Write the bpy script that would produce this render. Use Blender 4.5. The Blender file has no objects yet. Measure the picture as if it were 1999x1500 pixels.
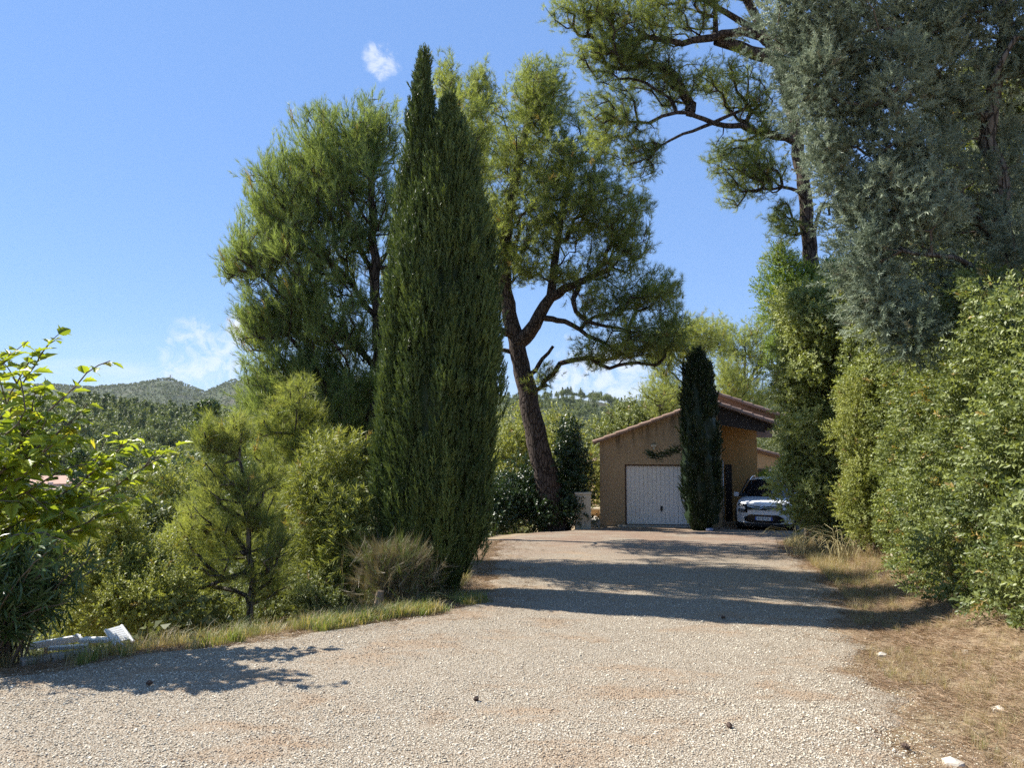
import bpy, bmesh, math, random
import numpy as np
from mathutils import Vector, Matrix

# ------------------------------------------------------------------ camera, sky, sun, exposure
S = bpy.context.scene
COL = S.collection
W0, H0, FPX = 1999.0, 1500.0, 1482.0
HORIZON = 850.0
CAMZ = 1.6
PITCH = math.atan((HORIZON - H0 / 2) / FPX)

cam_data = bpy.data.cameras.new('camera')
cam = bpy.data.objects.new('camera', cam_data)
COL.objects.link(cam)
cam.location = (0, 0, CAMZ)
cam.rotation_euler = (math.pi / 2 + PITCH, 0, 0)
cam_data.sensor_width = 36.0
cam_data.lens = 36.0 * FPX / W0
cam_data.clip_start = 0.05
cam_data.clip_end = 20000
S.camera = cam

SUN_EL = math.radians(45)
SUN_TO = Vector((-0.92, 0.39, 0)).normalized()          # horizontal direction towards the sun
sun_dir = Vector((SUN_TO.x * math.cos(SUN_EL), SUN_TO.y * math.cos(SUN_EL), math.sin(SUN_EL)))
sd = bpy.data.lights.new('sun', 'SUN')
sd.energy = 5.0
sd.angle = math.radians(0.53)
sd.color = (1.0, 0.95, 0.87)
sun = bpy.data.objects.new('sun', sd)
COL.objects.link(sun)
sun.rotation_euler = sun_dir.to_track_quat('Z', 'Y').to_euler()
sun.location = (-20, 10, 30)

world = bpy.data.worlds.new('World')
S.world = world
world.use_nodes = True
wn, wl = world.node_tree.nodes, world.node_tree.links
wn.clear()
w_out = wn.new('ShaderNodeOutputWorld')
w_bg = wn.new('ShaderNodeBackground')
w_bg.inputs['Strength'].default_value = 0.088
w_sky = wn.new('ShaderNodeTexSky')
w_sky.sky_type = 'NISHITA'
w_sky.sun_disc = False
w_sky.sun_elevation = SUN_EL
w_sky.sun_rotation = math.atan2(SUN_TO.x, SUN_TO.y)
w_sky.altitude = 400
w_sky.air_density = 1.0
w_sky.dust_density = 0.0
w_sky.ozone_density = 3.0
# thin fair-weather clouds: low streaks round the horizon and a few small puffs higher up
tc = wn.new('ShaderNodeTexCoord')
sepd = wn.new('ShaderNodeSeparateXYZ')
wl.new(tc.outputs['Generated'], sepd.inputs[0])


def wmath(op, a, b=None, c=None):
    n = wn.new('ShaderNodeMath')
    n.operation = op
    for i, v in enumerate((a, b, c)):
        if v is None:
            continue
        if isinstance(v, (int, float)):
            n.inputs[i].default_value = v
        else:
            wl.new(v, n.inputs[i])
    return n.outputs[0]


def wramp(v, lo, hi):
    n = wn.new('ShaderNodeMapRange')
    n.interpolation_type = 'SMOOTHSTEP'
    wl.new(v, n.inputs['Value'])
    n.inputs['From Min'].default_value = lo
    n.inputs['From Max'].default_value = hi
    return n.outputs['Result']


zz = sepd.outputs['Z']
den = wmath('ADD', wmath('MAXIMUM', zz, 0.0), 0.09)
cmb = wn.new('ShaderNodeCombineXYZ')
wl.new(wmath('DIVIDE', sepd.outputs['X'], den), cmb.inputs[0])
wl.new(wmath('DIVIDE', sepd.outputs['Y'], den), cmb.inputs[1])
nz1 = wn.new('ShaderNodeTexNoise')
nz1.inputs['Scale'].default_value = 0.62
nz1.inputs['Detail'].default_value = 9
nz1.inputs['Roughness'].default_value = 0.58
nz1.inputs['Distortion'].default_value = 0.5
wl.new(cmb.outputs[0], nz1.inputs['Vector'])
low = wmath('MULTIPLY', wramp(nz1.outputs['Fac'], 0.50, 0.74), wmath('SUBTRACT', 1.0, wramp(zz, 0.06, 0.13)))


def puff(px, py, size, thr):
    u, v = (px - W0 / 2) / FPX, (H0 / 2 - py) / FPX
    d = Vector((u, math.cos(PITCH) - v * math.sin(PITCH), math.sin(PITCH) + v * math.cos(PITCH))).normalized()
    vs = wn.new('ShaderNodeVectorMath')
    vs.operation = 'DISTANCE'
    wl.new(tc.outputs['Generated'], vs.inputs[0])
    vs.inputs[1].default_value = d
    n = wn.new('ShaderNodeTexNoise')
    n.inputs['Scale'].default_value = 34
    n.inputs['Detail'].default_value = 8
    n.inputs['Roughness'].default_value = 0.62
    n.inputs['Distortion'].default_value = 0.7
    wl.new(tc.outputs['Generated'], n.inputs['Vector'])
    fall = wmath('SUBTRACT', 1.0, wramp(vs.outputs['Value'], size * 0.2, size))
    return wramp(wmath('MULTIPLY', n.outputs['Fac'], fall), thr, thr + 0.25)


cl = wmath('MAXIMUM', wmath('MULTIPLY', low, 0.5), wmath('MULTIPLY', puff(742, 116, 0.05, 0.36), 0.75))
cl = wmath('MAXIMUM', cl, puff(470, 636, 0.036, 0.22))
cl = wmath('MAXIMUM', cl, wmath('MULTIPLY', puff(400, 705, 0.12, 0.36), 0.7))
cl = wmath('MAXIMUM', cl, wmath('MULTIPLY', puff(1170, 750, 0.14, 0.30), 0.75))
mixc = wn.new('ShaderNodeMix')
mixc.data_type = 'RGBA'
wl.new(wmath('MULTIPLY', cl, 0.85), mixc.inputs['Factor'])
hs = wn.new('ShaderNodeHueSaturation')
hs.inputs['Saturation'].default_value = 1.05
even = wn.new('ShaderNodeMix')                       # dry late-summer air: an even blue from zenith to horizon
even.data_type = 'RGBA'
even.inputs['Factor'].default_value = 0.68
wl.new(w_sky.outputs[0], even.inputs['A'])
even.inputs['B'].default_value = (1.45, 2.50, 5.0, 1)
wl.new(even.outputs['Result'], hs.inputs['Color'])
wl.new(hs.outputs[0], mixc.inputs['A'])
mixc.inputs['B'].default_value = (5.2, 5.5, 5.9, 1)
wl.new(mixc.outputs['Result'], w_bg.inputs['Color'])
wl.new(w_bg.outputs[0], w_out.inputs['Surface'])

S.view_settings.view_transform = 'Standard'
S.view_settings.look = 'None'
S.view_settings.exposure = 1.12
S.view_settings.gamma = 1.0
S.view_settings.use_curve_mapping = False
S.render.engine = 'CYCLES'
S.cycles.max_bounces = 7
S.cycles.diffuse_bounces = 4
S.cycles.transmission_bounces = 4
S.cycles.volume_bounces = 1
S.cycles.use_denoising = False
S.cycles.sample_clamp_direct = 5.0
S.cycles.sample_clamp_indirect = 3.0

# ------------------------------------------------------------------ helpers
RS = np.random.RandomState(7)
sinP, cosP = math.sin(PITCH), math.cos(PITCH)


def P(px, py, D):
    """World point seen at photo pixel (px, py) at depth D metres along Y."""
    u, v = (px - W0 / 2) / FPX, (H0 / 2 - py) / FPX
    dy, dz = cosP - v * sinP, sinP + v * cosP
    return np.array((u * D / dy, D, CAMZ + dz * D / dy))


def smooth(e0, e1, x):
    t = np.clip((np.asarray(x, float) - e0) / (e1 - e0), 0, 1)
    return t * t * (3 - 2 * t)


def tag(o, label=None, cat=None, group=None, kind=None):
    if label:
        o['label'] = label
    if cat:
        o['category'] = cat
    if group:
        o['group'] = group
    if kind:
        o['kind'] = kind
    return o


def empty(name, loc, label=None, cat=None, group=None, rz=0.0):
    o = bpy.data.objects.new(name, None)
    COL.objects.link(o)
    o.location = tuple(float(v) for v in loc)
    o.rotation_euler = (0, 0, rz)
    o.empty_display_size = 0.2
    return tag(o, label, cat, group)


def link(name, me, parent=None, local=False):
    """Object for mesh me; verts are world coordinates unless local=True (then parent space)."""
    o = bpy.data.objects.new(name, me)
    COL.objects.link(o)
    if parent is not None:
        o.parent = parent
        if not local:
            M = Matrix.LocRotScale(parent.location, parent.rotation_euler, parent.scale)
            pp = parent.parent
            while pp is not None:
                M = Matrix.LocRotScale(pp.location, pp.rotation_euler, pp.scale) @ M
                pp = pp.parent
            o.matrix_parent_inverse = M.inverted()
    return o


def np_mesh(name, V, F, mat=None, tint=None, smooth_shade=False):
    """V (n,3); F list of (m,k) int arrays."""
    me = bpy.data.meshes.new(name)
    V = np.ascontiguousarray(V, dtype=np.float32)
    if not isinstance(F, (list, tuple)):
        F = [F]
    F = [np.asarray(f, dtype=np.int32) for f in F if len(f)]
    me.vertices.add(len(V))
    me.vertices.foreach_set('co', V.ravel())
    nl = sum(f.size for f in F)
    npoly = sum(len(f) for f in F)
    me.loops.add(nl)
    me.polygons.add(npoly)
    me.loops.foreach_set('vertex_index', np.concatenate([f.ravel() for f in F]))
    tot = np.concatenate([np.full(len(f), f.shape[1], np.int32) for f in F])
    st = np.concatenate(([0], np.cumsum(tot)[:-1])).astype(np.int32)
    me.polygons.foreach_set('loop_start', st)
    if smooth_shade:
        me.polygons.foreach_set('use_smooth', np.ones(npoly, dtype=bool))
    me.update(calc_edges=True)
    if tint is not None:
        a = me.attributes.new('tint', 'FLOAT', 'POINT')
        a.data.foreach_set('value', np.ascontiguousarray(tint, dtype=np.float32))
    if mat is not None:
        me.materials.append(mat)
    return me


class MB:
    """Collects boxes, prisms and tubes into one mesh."""

    def __init__(self):
        self.v, self.f = [], []

    def add(self, vs, fs):
        b = len(self.v)
        self.v += [tuple(map(float, q)) for q in vs]
        self.f += [tuple(i + b for i in g) for g in fs]
        return self

    def box(self, x0, x1, y0, y1, z0, z1):
        vs = [(x, y, z) for x in (x0, x1) for y in (y0, y1) for z in (z0, z1)]
        return self.add(vs, [(0, 1, 3, 2), (4, 6, 7, 5), (0, 4, 5, 1), (2, 3, 7, 6), (0, 2, 6, 4), (1, 5, 7, 3)])

    def prism(self, poly, axis, a0, a1):
        """poly: 2D points; axis 'y': (x,z) extruded along y, 'x': (y,z) along x, 'z': (x,y) along z."""
        n = len(poly)

        def mk(p, a):
            return {'y': (p[0], a, p[1]), 'x': (a, p[0], p[1]), 'z': (p[0], p[1], a)}[axis]
        vs = [mk(p, a0) for p in poly] + [mk(p, a1) for p in poly]
        fs = [tuple(range(n)), tuple(range(2 * n - 1, n - 1, -1))]
        fs += [(i, i + n, (i + 1) % n + n, (i + 1) % n) for i in range(n)]
        return self.add(vs, fs)

    def tube(self, pts, rad, sides=8, cap=True):
        pts = [Vector(p) for p in pts]
        rad = list(rad) if hasattr(rad, '__len__') else [rad] * len(pts)
        ref = None
        vs = []
        for i, p in enumerate(pts):
            t = (pts[min(i + 1, len(pts) - 1)] - pts[max(i - 1, 0)]).normalized()
            if ref is None:
                ref = Vector((1, 0, 0)) if abs(t.x) < 0.8 else Vector((0, 1, 0))
            u = (ref - t * ref.dot(t)).normalized()
            ref = u
            w = t.cross(u)
            for k in range(sides):
                a = 2 * math.pi * k / sides
                vs.append(p + (u * math.cos(a) + w * math.sin(a)) * rad[i])
        fs = []
        for i in range(len(pts) - 1):
            for k in range(sides):
                a, b = i * sides + k, i * sides + (k + 1) % sides
                fs.append((a, b, b + sides, a + sides))
        if cap:
            fs.append(tuple(range(sides - 1, -1, -1)))
            fs.append(tuple(range((len(pts) - 1) * sides, len(pts) * sides)))
        return self.add(vs, fs)

    def build(self, name, mat, parent=None, local=False, smooth_shade=False, bevel=0.0):
        me = bpy.data.meshes.new(name)
        me.from_pydata(self.v, [], self.f)
        me.update()
        bm = bmesh.new()
        bm.from_mesh(me)
        bmesh.ops.recalc_face_normals(bm, faces=bm.faces)
        if bevel > 0:
            bmesh.ops.bevel(bm, geom=list(bm.edges), offset=bevel, segments=2, profile=0.6, affect='EDGES', clamp_overlap=True)
        bm.to_mesh(me)
        bm.free()
        if smooth_shade:
            for p in me.polygons:
                p.use_smooth = True
        me.materials.append(mat)
        return link(name, me, parent, local)


# ------------------------------------------------------------------ materials
def new_mat(name):
    m = bpy.data.materials.new(name)
    m.use_nodes = True
    m.node_tree.nodes.clear()
    return m, m.node_tree.nodes, m.node_tree.links


def mathn(N, L, op, a, b=None):
    n = N.new('ShaderNodeMath')
    n.operation = op
    for i, v in enumerate((a, b)):
        if v is None:
            continue
        if isinstance(v, (int, float)):
            n.inputs[i].default_value = v
        else:
            L.new(v, n.inputs[i])
    return n.outputs[0]


def mixrgb(N, L, fac, a, b, mode='MIX'):
    n = N.new('ShaderNodeMix')
    n.data_type = 'RGBA'
    n.blend_type = mode
    for key, v in (('Factor', fac), ('A', a), ('B', b)):
        if isinstance(v, (int, float)):
            n.inputs[key].default_value = v
        elif isinstance(v, (tuple, list)):
            n.inputs[key].default_value = (*v[:3], 1)
        else:
            L.new(v, n.inputs[key])
    return n.outputs['Result']


def ramp(N, L, v, lo, hi, kind='SMOOTHSTEP'):
    n = N.new('ShaderNodeMapRange')
    n.interpolation_type = kind
    L.new(v, n.inputs['Value'])
    n.inputs['From Min'].default_value = lo
    n.inputs['From Max'].default_value = hi
    return n.outputs['Result']


def noise(N, L, vec, scale, detail=4, rough=0.55, dist=0.0):
    n = N.new('ShaderNodeTexNoise')
    n.inputs['Scale'].default_value = scale
    n.inputs['Detail'].default_value = detail
    n.inputs['Roughness'].default_value = rough
    n.inputs['Distortion'].default_value = dist
    if vec is not None:
        L.new(vec, n.inputs['Vector'])
    return n.outputs['Fac']


def position(N, L, scale=(1, 1, 1), obj=False):
    if obj:
        src = N.new('ShaderNodeTexCoord').outputs['Object']
    else:
        src = N.new('ShaderNodeNewGeometry').outputs['Position']
    mp = N.new('ShaderNodeMapping')
    mp.inputs['Scale'].default_value = scale
    L.new(src, mp.inputs['Vector'])
    return mp.outputs[0]


def principled(N, L, col, rough=0.7, bump=None, bstr=0.3, bdist=0.02, metal=0.0, spec=0.4, coat=0.0):
    b = N.new('ShaderNodeBsdfPrincipled')
    if isinstance(col, (tuple, list)):
        b.inputs['Base Color'].default_value = (*col[:3], 1)
    else:
        L.new(col, b.inputs['Base Color'])
    if isinstance(rough, (int, float)):
        b.inputs['Roughness'].default_value = rough
    else:
        L.new(rough, b.inputs['Roughness'])
    b.inputs['Metallic'].default_value = metal
    b.inputs['Specular IOR Level'].default_value = spec
    b.inputs['Coat Weight'].default_value = coat
    if bump is not None:
        bn = N.new('ShaderNodeBump')
        bn.inputs['Strength'].default_value = bstr
        bn.inputs['Distance'].default_value = bdist
        L.new(bump, bn.inputs['Height'])
        L.new(bn.outputs[0], b.inputs['Normal'])
    return b


def finish(m, N, L, sh):
    o = N.new('ShaderNodeOutputMaterial')
    L.new(sh.outputs[0], o.inputs['Surface'])
    return m


def plain(name, col, rough=0.6, var=0.12, scale=6.0, metal=0.0, spec=0.4, bstr=0.1, coat=0.0):
    m, N, L = new_mat(name)
    v = position(N, L)
    f = noise(N, L, v, scale, 6, 0.6)
    c = mixrgb(N, L, f, tuple(x * (1 - var) for x in col), tuple(min(1, x * (1 + var)) for x in col))
    return finish(m, N, L, principled(N, L, c, rough, f, bstr, 0.01, metal, spec, coat))


def foliage(name, dark, light, dry=None, transl=0.35, rough=0.5, spec=0.35, tcol=None, inst=False):
    """Two-sided leaf shader; colour varies per sprig through the attribute tint."""
    m, N, L = new_mat(name)
    at = N.new('ShaderNodeAttribute')
    at.attribute_name = 'tint'
    if inst:
        at.attribute_type = 'INSTANCER'
    t = at.outputs['Fac']
    c = mixrgb(N, L, ramp(N, L, t, 0.0, 0.85, 'LINEAR'), dark, light)
    if dry is not None:
        c = mixrgb(N, L, ramp(N, L, t, 0.93, 0.97), c, dry)
    p = principled(N, L, c, rough, spec=spec)
    tr = N.new('ShaderNodeBsdfTranslucent')
    if tcol is None:
        tcol = (1.25, 1.22, 0.55)
    L.new(mixrgb(N, L, 1.0, c, tcol, 'MULTIPLY'), tr.inputs['Color'])
    mx = N.new('ShaderNodeMixShader')
    mx.inputs[0].default_value = transl
    L.new(p.outputs[0], mx.inputs[1])
    L.new(tr.outputs[0], mx.inputs[2])
    return finish(m, N, L, mx)


def bark(name, a, b, scale=9.0):
    m, N, L = new_mat(name)
    v = position(N, L, (1, 1, 0.28))
    f = noise(N, L, v, scale, 8, 0.65, 0.6)
    vo = N.new('ShaderNodeTexVoronoi')
    vo.feature = 'DISTANCE_TO_EDGE'
    vo.inputs['Scale'].default_value = scale * 1.3
    L.new(v, vo.inputs['Vector'])
    crack = ramp(N, L, vo.outputs['Distance'], 0.0, 0.16)
    c = mixrgb(N, L, f, a, b)
    c = mixrgb(N, L, crack, tuple(x * 0.4 for x in a), c)
    h = mathn(N, L, 'ADD', mathn(N, L, 'MULTIPLY', crack, 0.7), f)
    return finish(m, N, L, principled(N, L, c, 0.9, h, 0.9, 0.03, spec=0.15))


M = {}
M['pine'] = foliage('pine_needles', (0.125, 0.165, 0.058), (0.345, 0.390, 0.135), (0.310, 0.217, 0.093), 0.52)
M['pine_blue'] = foliage('pine_needles_cool', (0.108, 0.158, 0.065), (0.295, 0.365, 0.140), (0.295, 0.217, 0.093), 0.52)
M['pine_young'] = foliage('young_pine_needles', (0.160, 0.200, 0.062), (0.390, 0.420, 0.145), (0.324, 0.243, 0.095), 0.50)
M['cypress'] = foliage('cypress_sprays', (0.050, 0.082, 0.026), (0.170, 0.220, 0.062), (0.174, 0.145, 0.051), 0.18)
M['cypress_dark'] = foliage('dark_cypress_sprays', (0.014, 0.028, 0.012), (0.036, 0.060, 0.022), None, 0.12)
M['arizona'] = foliage('blue_cypress_sprays', (0.150, 0.198, 0.128), (0.410, 0.470, 0.320), (0.22, 0.20, 0.12), 0.34, tcol=(0.600, 0.600, 0.600))
M['hedge'] = foliage('glossy_hedge_leaves', (0.062, 0.092, 0.028), (0.285, 0.325, 0.110), (0.375, 0.275, 0.100), 0.34, 0.45, 0.4)
M['pale_bush'] = foliage('pale_bush_leaves', (0.105, 0.140, 0.042), (0.360, 0.400, 0.150), (0.375, 0.362, 0.125), 0.34, 0.45, 0.4)
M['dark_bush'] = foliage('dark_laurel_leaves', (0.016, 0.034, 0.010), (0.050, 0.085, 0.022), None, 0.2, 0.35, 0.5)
M['mulberry'] = foliage('mulberry_leaves', (0.150, 0.210, 0.026), (0.410, 0.480, 0.060), (0.450, 0.413, 0.062), 0.48, 0.38, 0.45)
M['oleander'] = foliage('oleander_leaves', (0.040, 0.078, 0.024), (0.105, 0.160, 0.050), (0.300, 0.225, 0.090), 0.22, 0.34, 0.5)
M['scrub'] = foliage('scrub_leaves', (0.150, 0.180, 0.048), (0.360, 0.380, 0.110), (0.312, 0.225, 0.088), 0.35)
M['scrub_dark'] = foliage('dark_scrub_leaves', (0.095, 0.120, 0.042), (0.235, 0.265, 0.090), (0.255, 0.180, 0.090), 0.3)
M['robinia'] = foliage('feathery_leaves', (0.100, 0.163, 0.030), (0.250, 0.331, 0.069), None, 0.42)
M['grass'] = foliage('green_grass_blades', (0.110, 0.165, 0.035), (0.260, 0.310, 0.085), (0.42, 0.35, 0.17), 0.35)
M['dry_grass'] = foliage('dry_grass_blades', (0.26, 0.20, 0.10), (0.52, 0.42, 0.24), (0.20, 0.22, 0.07), 0.3)
M['broom'] = foliage('broom_stems', (0.17, 0.13, 0.085), (0.27, 0.23, 0.14), (0.16, 0.20, 0.06), 0.2)
M['bark'] = bark('pine_bark', (0.050, 0.036, 0.029), (0.125, 0.095, 0.076), 8.0)
M['bark_grey'] = bark('grey_bark', (0.10, 0.085, 0.070), (0.22, 0.19, 0.155), 12.0)
M['twig'] = plain('twig_bark', (0.13, 0.10, 0.075), 0.9, 0.3, 20)

# ------------------------------------------------------------------ the lie of the land
_LE = np.array([(-6, -19), (2, -9.2), (6.34, -4.35), (7.14, -3.5), (8.1, -2.25), (9.3, -1.0), (10.2, -0.62), (12, -0.5), (16, -0.6),
                (21, -0.5), (23.2, 0.5), (24.6, 2.2), (25.6, 2.95), (40, 2.95)])
_RE = np.array([(-6, 0.9), (0, 1.7), (4.6, 2.75), (7.5, 3.65), (11, 4.95), (15, 6.05), (19, 7.0), (22, 8.4), (24, 9.3), (40, 9.3)])


def left_edge(y):
    return np.interp(y, _LE[:, 0], _LE[:, 1])


def right_edge(y):
    return np.interp(y, _RE[:, 0], _RE[:, 1])


def prof(table, px):
    t = np.array(table, float)
    return np.interp(px, t[:, 0], t[:, 1])


def wobble(x, y, s):
    return (np.sin(x * 1.3 * s + 0.7) * np.cos(y * 1.1 * s + 1.9) + 0.5 * np.sin(x * 2.9 * s + y * 2.3 * s) + 0.25 * np.sin(x * 6.1 * s - y * 5.3 * s + 0.4)) / 1.75


RIDGES = [  # distance, front width, crest row in the photo by column
    (390.0, 230.0, [(-3000, 850), (-900, 815), (-300, 822), (0, 826), (170, 822), (300, 830), (440, 842), (560, 862), (720, 890), (900, 930), (5000, 930)]),
    (660.0, 380.0, [(-3000, 900), (500, 900), (800, 850), (900, 812), (980, 786), (1100, 778), (1180, 788), (1250, 812), (1330, 838), (1500, 840), (2200, 820), (5000, 850)]),
    (2300.0, 1200.0, [(-3000, 790), (-500, 775), (0, 772), (100, 771), (170, 774), (250, 767), (310, 756), (330, 754), (370, 767), (400, 777), (440, 758), (490, 744),
                      (560, 737), (700, 745), (900, 765), (1000, 792), (1200, 795), (1240, 789), (1290, 792), (1500, 780), (2500, 780), (5000, 800)]),
]


def ground_z(x, y):
    x, y = np.asarray(x, float), np.asarray(y, float)
    zd = np.where(y < 27, -0.058 * y, -1.566 - 0.01 * (y - 27))
    zd = np.where(y < -5, 0.29 + 0.01 * (-5 - y), zd)
    dl = left_edge(y) - x
    k = 0.75
    drop = 21.0 * (1 - np.exp(-0.55 * np.maximum(dl * k - 0.6, 0) / 21.0)) + 0.05 * smooth(0.1, 0.6, dl)
    dr = x - right_edge(y)
    bank = 0.75 * smooth(0.0, 2.4, dr) + 0.16 * np.clip(dr - 1.2, 0, 60)
    back = 15.0 * (1 - np.exp(-0.16 * np.maximum(y - 36, 0) / 15.0)) * smooth(16, 7, x)
    z = zd - drop * (dl > 0) + bank * (dr > 0) - back * smooth(-2, 3, x - left_edge(y))
    z = z + 0.025 * wobble(x, y, 1.0) * smooth(0.1, 1.2, np.maximum(dl, dr)) + 0.012 * wobble(x, y, 0.5)
    r = np.hypot(x, y)
    far = smooth(60, 150, r)
    z = z * (1 - far) + np.maximum(z, -24.0) * far
    yy = np.maximum(y, 1e-3)
    px = np.where(y > 0, W0 / 2 + FPX * np.clip(x / yy, -6, 6), np.where(x < 0, -3000, 5000))
    base = -22.0
    hill = np.full(z.shape, -100.0)
    for R, w, tab in RIDGES:
        zc = CAMZ + (HORIZON - prof(tab, px)) / FPX * R
        t = np.where(r < R, smooth(R - w, R, r), 1 - 0.6 * smooth(R, R + 1.3 * w, r))
        hz = base + (zc - base) * t + (zc - base) * 0.05 * wobble(x / R * 14, y / R * 14, 1.0) * t * smooth(R, R - 0.3 * w, r)
        hill = np.maximum(hill, hz)
    hf = smooth(110, 240, r)
    return z * (1 - hf) + hill * hf


def gz(x, y):
    return float(ground_z(np.array([x]), np.array([y]))[0])


# ground: one sheet out to beyond the last ridge, fine where the camera looks
az = np.concatenate((np.radians(np.arange(-60, 60.01, 0.45)), np.radians(np.arange(64, 299.0, 5))))
rr = np.concatenate(([0.3], np.geomspace(0.8, 3300, 222)))
A, R_ = np.meshgrid(az, rr)
GX, GY = R_ * np.sin(A), R_ * np.cos(A)
GZ = ground_z(GX, GY)
na, nr = len(az), len(rr)
idx = np.arange(na * nr).reshape(nr, na)
nxt = np.roll(idx, -1, axis=1)
quads = np.stack((idx[:-1], nxt[:-1], nxt[1:], idx[1:]), -1).reshape(-1, 4)
Vg = np.stack((GX, GY, GZ), -1).reshape(-1, 3)
Vg = np.vstack((Vg, [[0, 0, gz(0, 0)]]))
tris = np.stack((np.full(na, na * nr), nxt[0], idx[0]), -1)

m, N, L = new_mat('earth_and_garrigue')
pos = position(N, L)
geo = N.new('ShaderNodeNewGeometry')
ln = N.new('ShaderNodeVectorMath')
ln.operation = 'LENGTH'
L.new(geo.outputs['Position'], ln.inputs[0])
rad = ln.outputs['Value']
n_big = noise(N, L, pos, 0.45, 6, 0.6)
n_fine = noise(N, L, pos, 14.0, 8, 0.7)
n_far = noise(N, L, pos, 0.012, 10, 0.68)
n_far2 = noise(N, L, pos, 0.06, 8, 0.7)
near = mixrgb(N, L, n_fine, (0.17, 0.125, 0.078), (0.39, 0.305, 0.20))
near = mixrgb(N, L, mathn(N, L, 'MULTIPLY', ramp(N, L, n_big, 0.5, 0.7), 0.45), near, mixrgb(N, L, n_fine, (0.12, 0.12, 0.045), (0.28, 0.24, 0.10)))
farc = mixrgb(N, L, ramp(N, L, n_far2, 0.35, 0.65), (0.036, 0.052, 0.022), (0.075, 0.088, 0.042))
farc = mixrgb(N, L, ramp(N, L, n_far, 0.50, 0.68), farc, (0.10, 0.09, 0.066))
c = mixrgb(N, L, ramp(N, L, rad, 60, 140), near, farc)
finish(m, N, L, principled(N, L, c, 0.95, n_fine, 0.8, 0.03, spec=0.1))
ground = link('ground', np_mesh('ground', Vg, [quads, tris], m, smooth_shade=True))
tag(ground, kind='structure')

# driveway of pale crushed stone
ys = np.concatenate((np.arange(-5, 4, 0.5), np.arange(4, 14, 0.14), np.arange(14, 26.01, 0.3)))
ts = np.linspace(0, 1, 90)
Yd, Td = np.meshgrid(ys, ts, indexing='ij')
le = left_edge(Yd) + 0.10 * np.sin(Yd * 5.1) + 0.06 * np.sin(Yd * 13.7 + 1)
re = right_edge(Yd) - 0.10 + 0.14 * np.sin(Yd * 3.3 + 2) + 0.07 * np.sin(Yd * 11.3)
re = np.where(Yd > 22, np.minimum(re, 9.1), re)
Xd = le + (re - le) * Td
edge = smooth(0.0, 0.35, Xd - le) * smooth(0.0, 0.45, re - Xd)
Zd = ground_z(Xd, Yd) - 0.03 + 0.044 * edge + 0.008 * wobble(Xd, Yd, 3.0)
nd = len(ts)
ix = np.arange(Xd.size).reshape(Xd.shape)
dq = np.stack((ix[:-1, :-1], ix[:-1, 1:], ix[1:, 1:], ix[1:, :-1]), -1).reshape(-1, 4)
m, N, L = new_mat('crushed_limestone')
pos = position(N, L)
vo = N.new('ShaderNodeTexVoronoi')
vo.inputs['Scale'].default_value = 78
L.new(pos, vo.inputs['Vector'])
vo2 = N.new('ShaderNodeTexVoronoi')
vo2.inputs['Scale'].default_value = 41
L.new(pos, vo2.inputs['Vector'])
sepc = N.new('ShaderNodeSeparateColor')
L.new(vo.outputs['Color'], sepc.inputs[0])
sepc2 = N.new('ShaderNodeSeparateColor')
L.new(vo2.outputs['Color'], sepc2.inputs[0])
st = mathn(N, L, 'MULTIPLY', mathn(N, L, 'ADD', sepc.outputs[0], sepc2.outputs[1]), 0.5)
c = mixrgb(N, L, st, (0.30, 0.25, 0.185), (0.54, 0.49, 0.395))
c = mixrgb(N, L, ramp(N, L, vo.outputs['Distance'], 0.32, 0.62), c, (0.19, 0.15, 0.105))
litter = noise(N, L, position(N, L, (1.0, 1.6, 1.0)), 1.1, 8, 0.66, 0.4)
fine = noise(N, L, pos, 60, 4, 0.7)
lf = mathn(N, L, 'MULTIPLY', ramp(N, L, litter, 0.50, 0.66), ramp(N, L, fine, 0.32, 0.62))
c = mixrgb(N, L, lf, c, (0.31, 0.22, 0.14))
sepp = N.new('ShaderNodeSeparateXYZ')
L.new(pos, sepp.inputs[0])
# the far end under the pine is littered with fallen needles
fl = mathn(N, L, 'MULTIPLY', ramp(N, L, sepp.outputs['Y'], 12.0, 21.0), ramp(N, L, noise(N, L, pos, 0.9, 7, 0.65), 0.32, 0.6))
c = mixrgb(N, L, mathn(N, L, 'MULTIPLY', fl, 0.75), c, (0.22, 0.145, 0.10))
hgt = mathn(N, L, 'SUBTRACT', mathn(N, L, 'MULTIPLY', st, 0.5), vo.outputs['Distance'])
drv_mat = finish(m, N, L, principled(N, L, c, 0.93, hgt, 0.7, 0.012, spec=0.15))
drive = link('driveway', np_mesh('driveway', np.stack((Xd, Yd, Zd), -1).reshape(-1, 3), dq, drv_mat, smooth_shade=True))
tag(drive, kind='structure')

# ------------------------------------------------------------------ point scatter (geometry nodes, for what nobody counts)
HIDDEN = {}


def stone_mesh(name, seed, mat, flat=0.6):
    rs = np.random.RandomState(seed)
    bm = bmesh.new()
    bmesh.ops.create_icosphere(bm, subdivisions=1, radius=0.5)
    for v in bm.verts:
        v.co = Vector((v.co.x * rs.uniform(0.8, 1.25), v.co.y * rs.uniform(0.6, 1.0), v.co.z * flat * rs.uniform(0.7, 1.2)))
    me = bpy.data.meshes.new(name)
    bm.to_mesh(me)
    bm.free()
    me.materials.append(mat)
    return me


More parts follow.
